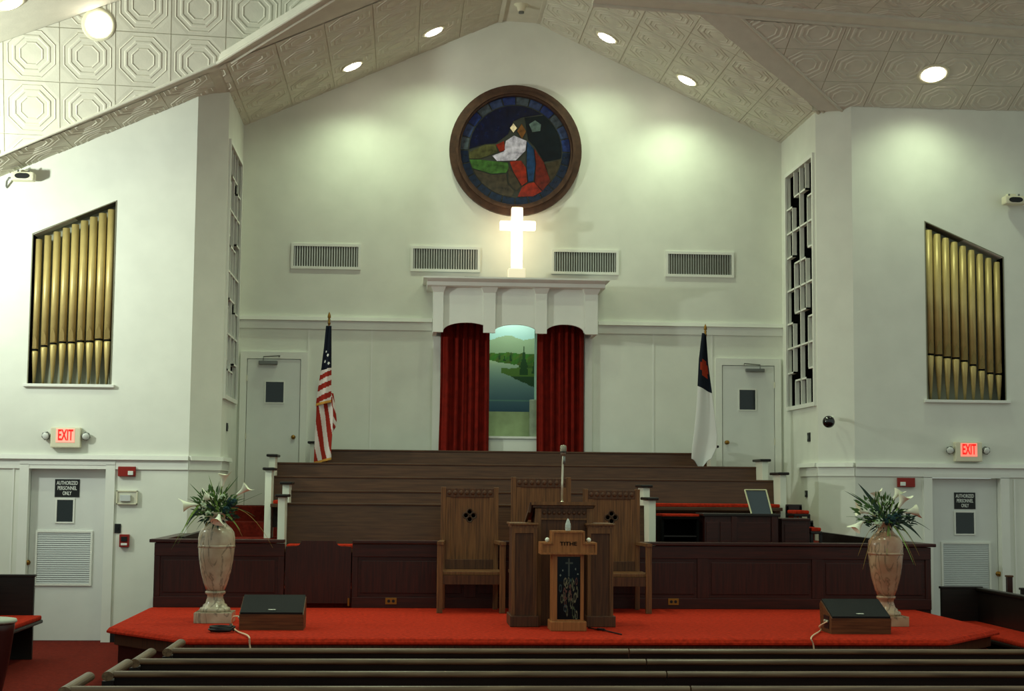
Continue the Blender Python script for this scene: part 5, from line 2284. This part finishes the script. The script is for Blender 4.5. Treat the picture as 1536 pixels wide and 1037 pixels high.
def lily(root, base, mid, tip, size, face=None):
    """stem from base to mid, then the white trumpet from mid to tip"""
    base, mid, tip = Vector(base), Vector(mid), Vector(tip)
    ax = (tip-mid)
    L = ax.length
    ax.normalize()
    q_ = Vector((0, 0, 1)).rotation_difference(ax)
    bm = B()
    seg, nn = 18, 9
    rings_ = []
    for i in range(nn):
        t = i/(nn-1)
        r = size*1.6*(.16+.26*t+1.2*max(0, t-.4)**1.7)
        ring_ = []
        for k in range(seg):
            a = 2*math.pi*k/seg
            ext = (max(0, math.cos(a))**3)*.55*max(0, t-.5)*L*1.2
            ring_.append(bm.verts.new(mid+q_ @ Vector((r*math.cos(a), r*math.sin(a), t*L*.8+ext))))
        rings_.append(ring_)
    for a, b in zip(rings_, rings_[1:]):
        for k in range(seg):
            bm.faces.new((a[k], a[(k+1) % seg], b[(k+1) % seg], b[k]))
    bm.faces.new(rings_[0][::-1])
    li = finish('calla_lily', bm, M_LILY, root, True)
    bm = B()
    tube(bm, [mid+ax*L*.15, mid+ax*L*.7], size*.10, 8)
    finish('spadix', bm, M_SPADIX, li, True)
    bm = B()
    tube(bm, [base, (base+mid)/2+Vector((0, -.01, 0)), mid+ax*L*.06], .0055, 6)
    finish('stem', bm, M_LEAFL, li, True)


def bouquet(c, zr_, lbl, pxs, seed, spec):
    """pxs(x, y, dy): photo position of a point in the bouquet, dy = distance in front of the vase axis"""
    rg = random.Random(seed)
    root = thing('flower_arrangement', lbl, 'flowers', (c.x, c.y, zr_-.05), 'flower arrangements in the vases')
    P = lambda x, y, dy=0.0: at(x, y, c.y-dy)
    heart = Vector((c.x, c.y, zr_+.02))
    for (mx, my, tx, ty, size, dy) in spec['lilies']:
        lily(root, heart+Vector((rg.uniform(-.03, .03), 0, 0)), P(mx, my, dy), P(tx, ty, dy*1.3), size)
    for (x, y, w, droop, m, dy) in spec['blades']:
        bm = B()
        blade(bm, heart+Vector((rg.uniform(-.04, .04), rg.uniform(-.04, .02), rg.uniform(-.02, .05))), P(x, y, dy), w, droop)
        finish('leaf', bm, m, root, True)
    for (x, y, droop, dy) in spec['tendrils']:
        bm = B()
        tip = P(x, y, dy)
        pts = [heart+(tip-heart)*t+Vector((0, 0, 4*droop*t*(1-t))) for t in [k/10 for k in range(11)]]
        tube(bm, pts, .003, 5, .0012)
        finish('tendril', bm, M_STRAW if droop > .05 else M_LEAF, root, True)
    for (x, y, r, m, dy) in spec['blooms']:
        p = P(x, y, dy)
        bm = B()
        for k in range(22):
            a = rg.uniform(0, 6.28)
            e = math.acos(rg.uniform(-.8, 1))
            v = Vector((math.sin(e)*math.cos(a), -abs(math.cos(e))*.7, math.sin(e)*math.sin(a)))
            sphere(bm, p+v*r*.7, r*.34, (1, 1, 1), 7, 5)
        finish('blossom', bm, m, root, True)
    # small leaves that fill the middle
    for nm, m, cnt, cx, cy, rx, ry in spec['mass']:
        bm = B()
        for k in range(cnt):
            a, rr_ = rg.uniform(0, 6.28), math.sqrt(rg.random())
            p = P(cx+rx*rr_*math.cos(a), cy+ry*rr_*math.sin(a), rg.uniform(-.10, .14))
            d = (p-heart).normalized()*rg.uniform(.03, .06)+Vector((rg.uniform(-.025, .025), rg.uniform(-.03, .03), rg.uniform(-.02, .03)))
            blade(bm, p, p+d, rg.uniform(.006, .013), .004, 4)
        finish(nm, bm, m, root, True, 'stuff')
    return root


LX = lambda x: 250+x/7.406
LY_ = lambda y: 690+y/7.406
cl_, zl_top, kl = vase(321, 938, 'pale veined marble urn on the left of the platform', 152, M_MARBLE)
bouquet(cl_, zl_top, 'white calla lilies and long leaves in the left urn', None, 11, dict(
    lilies=[(LX(615), LY_(300), LX(650), LY_(130), .042, .02), (LX(780), LY_(390), LX(925), LY_(285), .040, .02), (LX(520), LY_(430), LX(385), LY_(400), .050, .06),
            (LX(340), LY_(500), LX(150), LY_(505), .042, .03), (LX(585), LY_(610), LX(560), LY_(715), .045, .16), (LX(480), LY_(450), LX(440), LY_(350), .035, .0)],
    blades=[(LX(255), LY_(262), .010, .0, M_LEAF, 0), (LX(465), LY_(165), .009, .0, M_LEAFL, 0), (LX(585), LY_(235), .009, 0, M_LEAF, 0), (LX(800), LY_(180), .008, 0, M_LEAF, -.05),
            (LX(225), LY_(430), .009, .0, M_LEAF, -.03), (LX(715), LY_(240), .010, 0, M_LEAFL, .02), (LX(850), LY_(400), .011, .01, M_LEAFL, .03), (LX(880), LY_(430), .009, .01, M_LEAF, .0),
            (LX(150), LY_(860), .020, .16, M_LEAFL, .14), (LX(210), LY_(760), .026, .12, M_LEAFD, .12), (LX(50), LY_(1000), .006, .14, M_LEAFL, .14), (LX(120), LY_(945), .006, .12, M_LEAFL, .12),
            (LX(820), LY_(790), .014, .04, M_LEAFL, .12), (LX(570), LY_(840), .022, .05, M_LEAFD, .16), (LX(500), LY_(790), .022, .05, M_LEAFD, .16), (LX(800), LY_(570), .012, .02, M_LEAF, .1),
            (LX(330), LY_(780), .010, .06, M_LEAF, .1), (LX(420), LY_(700), .012, .06, M_LEAF, .12)],
    tendrils=[(LX(1180), LY_(980), .16, .12), (LX(980), LY_(630), .05, .05), (LX(840), LY_(850), .06, .1), (LX(340), LY_(980), .07, .14), (LX(370), LY_(1050), .06, .16), (LX(1060), LY_(370), .0, 0)],
    blooms=[(LX(400), LY_(520), .040, M_BLOOM, .10), (LX(620), LY_(420), .034, M_BLOOM, .08), (LX(725), LY_(470), .05, M_TEAL, .06), (LX(660), LY_(560), .04, M_TEAL, .08), (LX(460), LY_(600), .030, M_BLOOM, .12)],
    mass=[('foliage', M_LEAF, 170, LX(540), LY_(500), 32, 22), ('dark_foliage', M_LEAFD, 130, LX(560), LY_(600), 30, 16)]))
RX_ = lambda x: 1255+x/6.91
RY_ = lambda y: 710+y/6.91
cr_, zr_top, kr = vase(1332, 943, 'tan marble urn on the right of the platform', 148, M_MARBLEB)
bouquet(cr_, zr_top, 'white calla lilies and dark leaves in the right urn', None, 23, dict(
    lilies=[(RX_(580), RY_(280), RX_(665), RY_(165), .036, .0), (RX_(640), RY_(360), RX_(720), RY_(215), .046, .06), (RX_(430), RY_(300), RX_(410), RY_(175), .040, -.05),
            (RX_(330), RY_(410), RX_(190), RY_(370), .042, .03), (RX_(290), RY_(480), RX_(165), RY_(600), .044, .05), (RX_(690), RY_(400), RX_(860), RY_(395), .044, -.02)],
    blades=[(RX_(220), RY_(105), .026, .02, M_LEAFD, -.02), (RX_(75), RY_(180), .010, .02, M_LEAFD, .0), (RX_(140), RY_(200), .010, .02, M_LEAF, .02), (RX_(890), RY_(695), .024, .06, M_LEAFD, .06),
            (RX_(980), RY_(600), .008, .05, M_LEAFD, .05), (RX_(850), RY_(445), .010, .01, M_LEAF, .05), (RX_(520), RY_(860), .009, .05, M_LEAFL, .18), (RX_(800), RY_(950), .010, .08, M_LEAFL, .14),
            (RX_(835), RY_(785), .008, .08, M_LEAF, .10), (RX_(560), RY_(700), .008, .04, M_LEAFL, .16), (RX_(230), RY_(470), .012, .01, M_LEAFD, .05), (RX_(720), RY_(600), .020, .03, M_LEAFD, .10),
            (RX_(310), RY_(290), .010, .01, M_LEAF, .0), (RX_(520), RY_(190), .007, 0, M_LEAF, -.03)],
    tendrils=[(RX_(220), RY_(860), .10, .1), (RX_(270), RY_(1000), .11, .12), (RX_(820), RY_(960), .10, .08), (RX_(860), RY_(860), .10, .06), (RX_(100), RY_(450), .01, 0), (RX_(480), RY_(190), .0, 0), (RX_(560), RY_(200), .0, 0)],
    blooms=[(RX_(430), RY_(520), .040, M_BLOOM, .12), (RX_(400), RY_(420), .030, M_BLOOM, .08), (RX_(530), RY_(330), .038, M_BLOOM, .0), (RX_(550), RY_(490), .06, M_TEAL, .10), (RX_(620), RY_(450), .045, M_TEAL, .06)],
    mass=[('foliage', M_LEAF, 150, RX_(430), RY_(400), 34, 22), ('dark_foliage', M_LEAFD, 160, RX_(540), RY_(480), 36, 18)]))

# ================================================================== HALL PEWS
def hall_pew(xl, xr, yb, zt, lbl, seam=True):
    """pew facing the platform: its back and the pale top rail are nearest the camera"""
    root = thing('hall_pew', lbl, 'pew', ((xl+xr)/2, yb+.3, 0), 'front hall pews')
    mid = AX-.06
    runs = ((xl+.03, mid-.004), (mid+.004, xr-.03))
    for a, b in runs:
        bm = B()
        hexa(bm, [(a, yb+.06, .12), (b, yb+.06, .12), (b, yb+.09, .12), (a, yb+.09, .12),
                  (a, yb-.008, zt-.03), (b, yb-.008, zt-.03), (b, yb+.014, zt-.03), (a, yb+.014, zt-.03)])
        finish('backrest', bm, M_PEWD, root)
        bm = B()
        prism(bm, [(yb+.026*math.cos(k*math.pi/8+.2), zt-.018+.017*math.sin(k*math.pi/8+.2)) for k in range(16)], [], YZ, a, b)
        finish('top_rail', bm, M_RAIL, root, False)
    bm = B()
    box(bm, xl+.03, xr-.03, yb+.08, yb+.50, .38, .42, .01)
    finish('seat', bm, M_PEWD, root)
    bm = B()
    box(bm, xl+.06, xr-.06, yb+.10, yb+.49, .42, .46, .015)
    finish('cushion', bm, M_CARPET, root)
    for X in (xl, xr):
        bm = B()
        prism(bm, [(yb-.02, 0), (yb+.54, 0), (yb+.56, zt-.09), (yb-.02, zt-.05)], [], YZ, X-.03, X+.03)
        ep = finish('end_panel', bm, M_PEWD, root)
        bm = B()
        ze = zt-.015
        prism(bm, [(X+.03*math.cos(k*math.pi/8), ze-.01+.024*math.sin(k*math.pi/8)) for k in range(16)], [], XZ, yb-.03, yb+.56)
        finish('end_rail', bm, M_RAILY, ep, False)
    bm = B()
    box(bm, mid-.02, mid+.02, yb+.02, yb+.45, 0, .38)
    finish('middle_support', bm, M_PEWD, root)
    return root


names = ('front hall pew, nearest the platform', 'second hall pew back from the platform', 'third hall pew back from the platform', 'nearest hall pew, cut by the bottom edge of the picture')
for (lx, py, yb), nm in zip(((252, 976, 9.60), (203, 992, 8.92), (163, 1011, 8.24), (98, 1034, 7.56)), names):
    p = at(lx, py, yb)
    hall_pew(-1.40-.0 if False else p.x, 6.6, yb, p.z+.015, nm)


# side pews: their far end panels face the camera
def side_pew(xb, s, y0, y1, zt, lbl, depth=.50, sz=.37):
    """s = +1: faces +X; the back stands at x = xb"""
    root = thing('side_pew', lbl, 'pew', (xb+s*.25, (y0+y1)/2, 0), 'side pews facing the platform')
    bx = sorted((xb, xb+s*.035))
    bm = B()
    box(bm, bx[0], bx[1], y0, y1, .12, zt)
    finish('backrest', bm, M_PEWD, root)
    bm = B()
    bx = sorted((xb-s*.02, xb+s*.06))
    box(bm, bx[0], bx[1], y0, y1, zt-.02, zt+.015, .01)
    finish('top_rail', bm, M_PEWD, root)
    bx = sorted((xb+s*.03, xb+s*(depth+.10)))
    bm = B()
    box(bm, bx[0], bx[1], y0, y1, sz, sz+.035, .012)
    finish('seat', bm, M_PEWD, root)
    bm = B()
    bx = sorted((xb+s*.05, xb+s*(depth+.09)))
    box(bm, bx[0], bx[1], y0+.02, y1-.02, sz+.035, sz+.08, .016)
    finish('cushion', bm, M_CARPET, root)
    for y in (y0, y1):
        bx = sorted((xb-s*.01, xb+s*depth))
        bm = B()
        box(bm, bx[0], bx[1], y-.025, y+.025, 0, zt, .004)
        ep = finish('end_panel', bm, M_PEWD, root)
        bm = B()
        box(bm, bx[0]-.012, bx[1]+.012, y-.035, y+.035, zt, zt+.025, .006)
        finish('end_cap', bm, M_PEWD, ep)


pe = at(51, 900, 16.6)
side_pew(pe.x-.62, 1, 13.0, 16.6, at(30, 862, 16.6).z-.025, 'dark side pew with a red seat by the left exit door', depth=.62)
pr0 = at(1410, 900, 16.9)
pr1 = at(1469, 900, 16.9)
side_pew(pr1.x+.01, -1, 13.4, 16.9, at(1440, 880, 16.9).z-.025, 'dark side pew beside the right edge of the platform', depth=pr1.x-pr0.x, sz=.315)
p2 = at(1526, 882, 17.0)
side_pew(p2.x+.62, -1, 14.6, 17.0, p2.z-.025, 'dark side pew cut by the right edge of the picture', depth=.58)
# slim dark post with a pale edge by the right door
pp = at(1514, 880, 17.6)
root = thing('bookrack_post', 'slim dark post standing before the right exit door', 'post', (pp.x, 17.6, 0))
zt = at(1514, 866, 17.6).z
bm = B()
box(bm, pp.x-.03, pp.x+.03, 17.57, 17.63, .03, zt, .004)
finish('post', bm, M_CHERRYV, root)
bm = B()
box(bm, pp.x-.036, pp.x+.036, 17.56, 17.64, zt, zt+.02, .004)
finish('cap', bm, M_WALNUT, root)
bm = B()
box(bm, pp.x-.1, pp.x+.1, 17.5, 17.7, 0, .03, .004)
finish('foot', bm, M_CHERRYV, root)

# tapered drum at the left edge
pd = at(24, 928, 13.4)
R = .215
dz = pd.z
root = thing('drum', 'dark red tapered drum with a pale top at the left edge', 'drum', (pd.x-R, 13.4, 0))
bm = B()
lathe(bm, [(.11, 0), (.12, .08), (.165, .30), (R-.015, dz-.10), (R-.01, dz-.02)], (pd.x-R, 13.4, 0), 32)
finish('shell', bm, mat('drum_shell', (58, 20, 18), rough=.35), root, True)
bm = B()
lathe(bm, [(R, -.035), (R+.008, -.02), (R, -.005), (R-.03, 0), (0, .004)], (pd.x-R, 13.4, dz), 32)
finish('drum_head', bm, mat('drum_skin', (178, 184, 166), rough=.6), root, True)
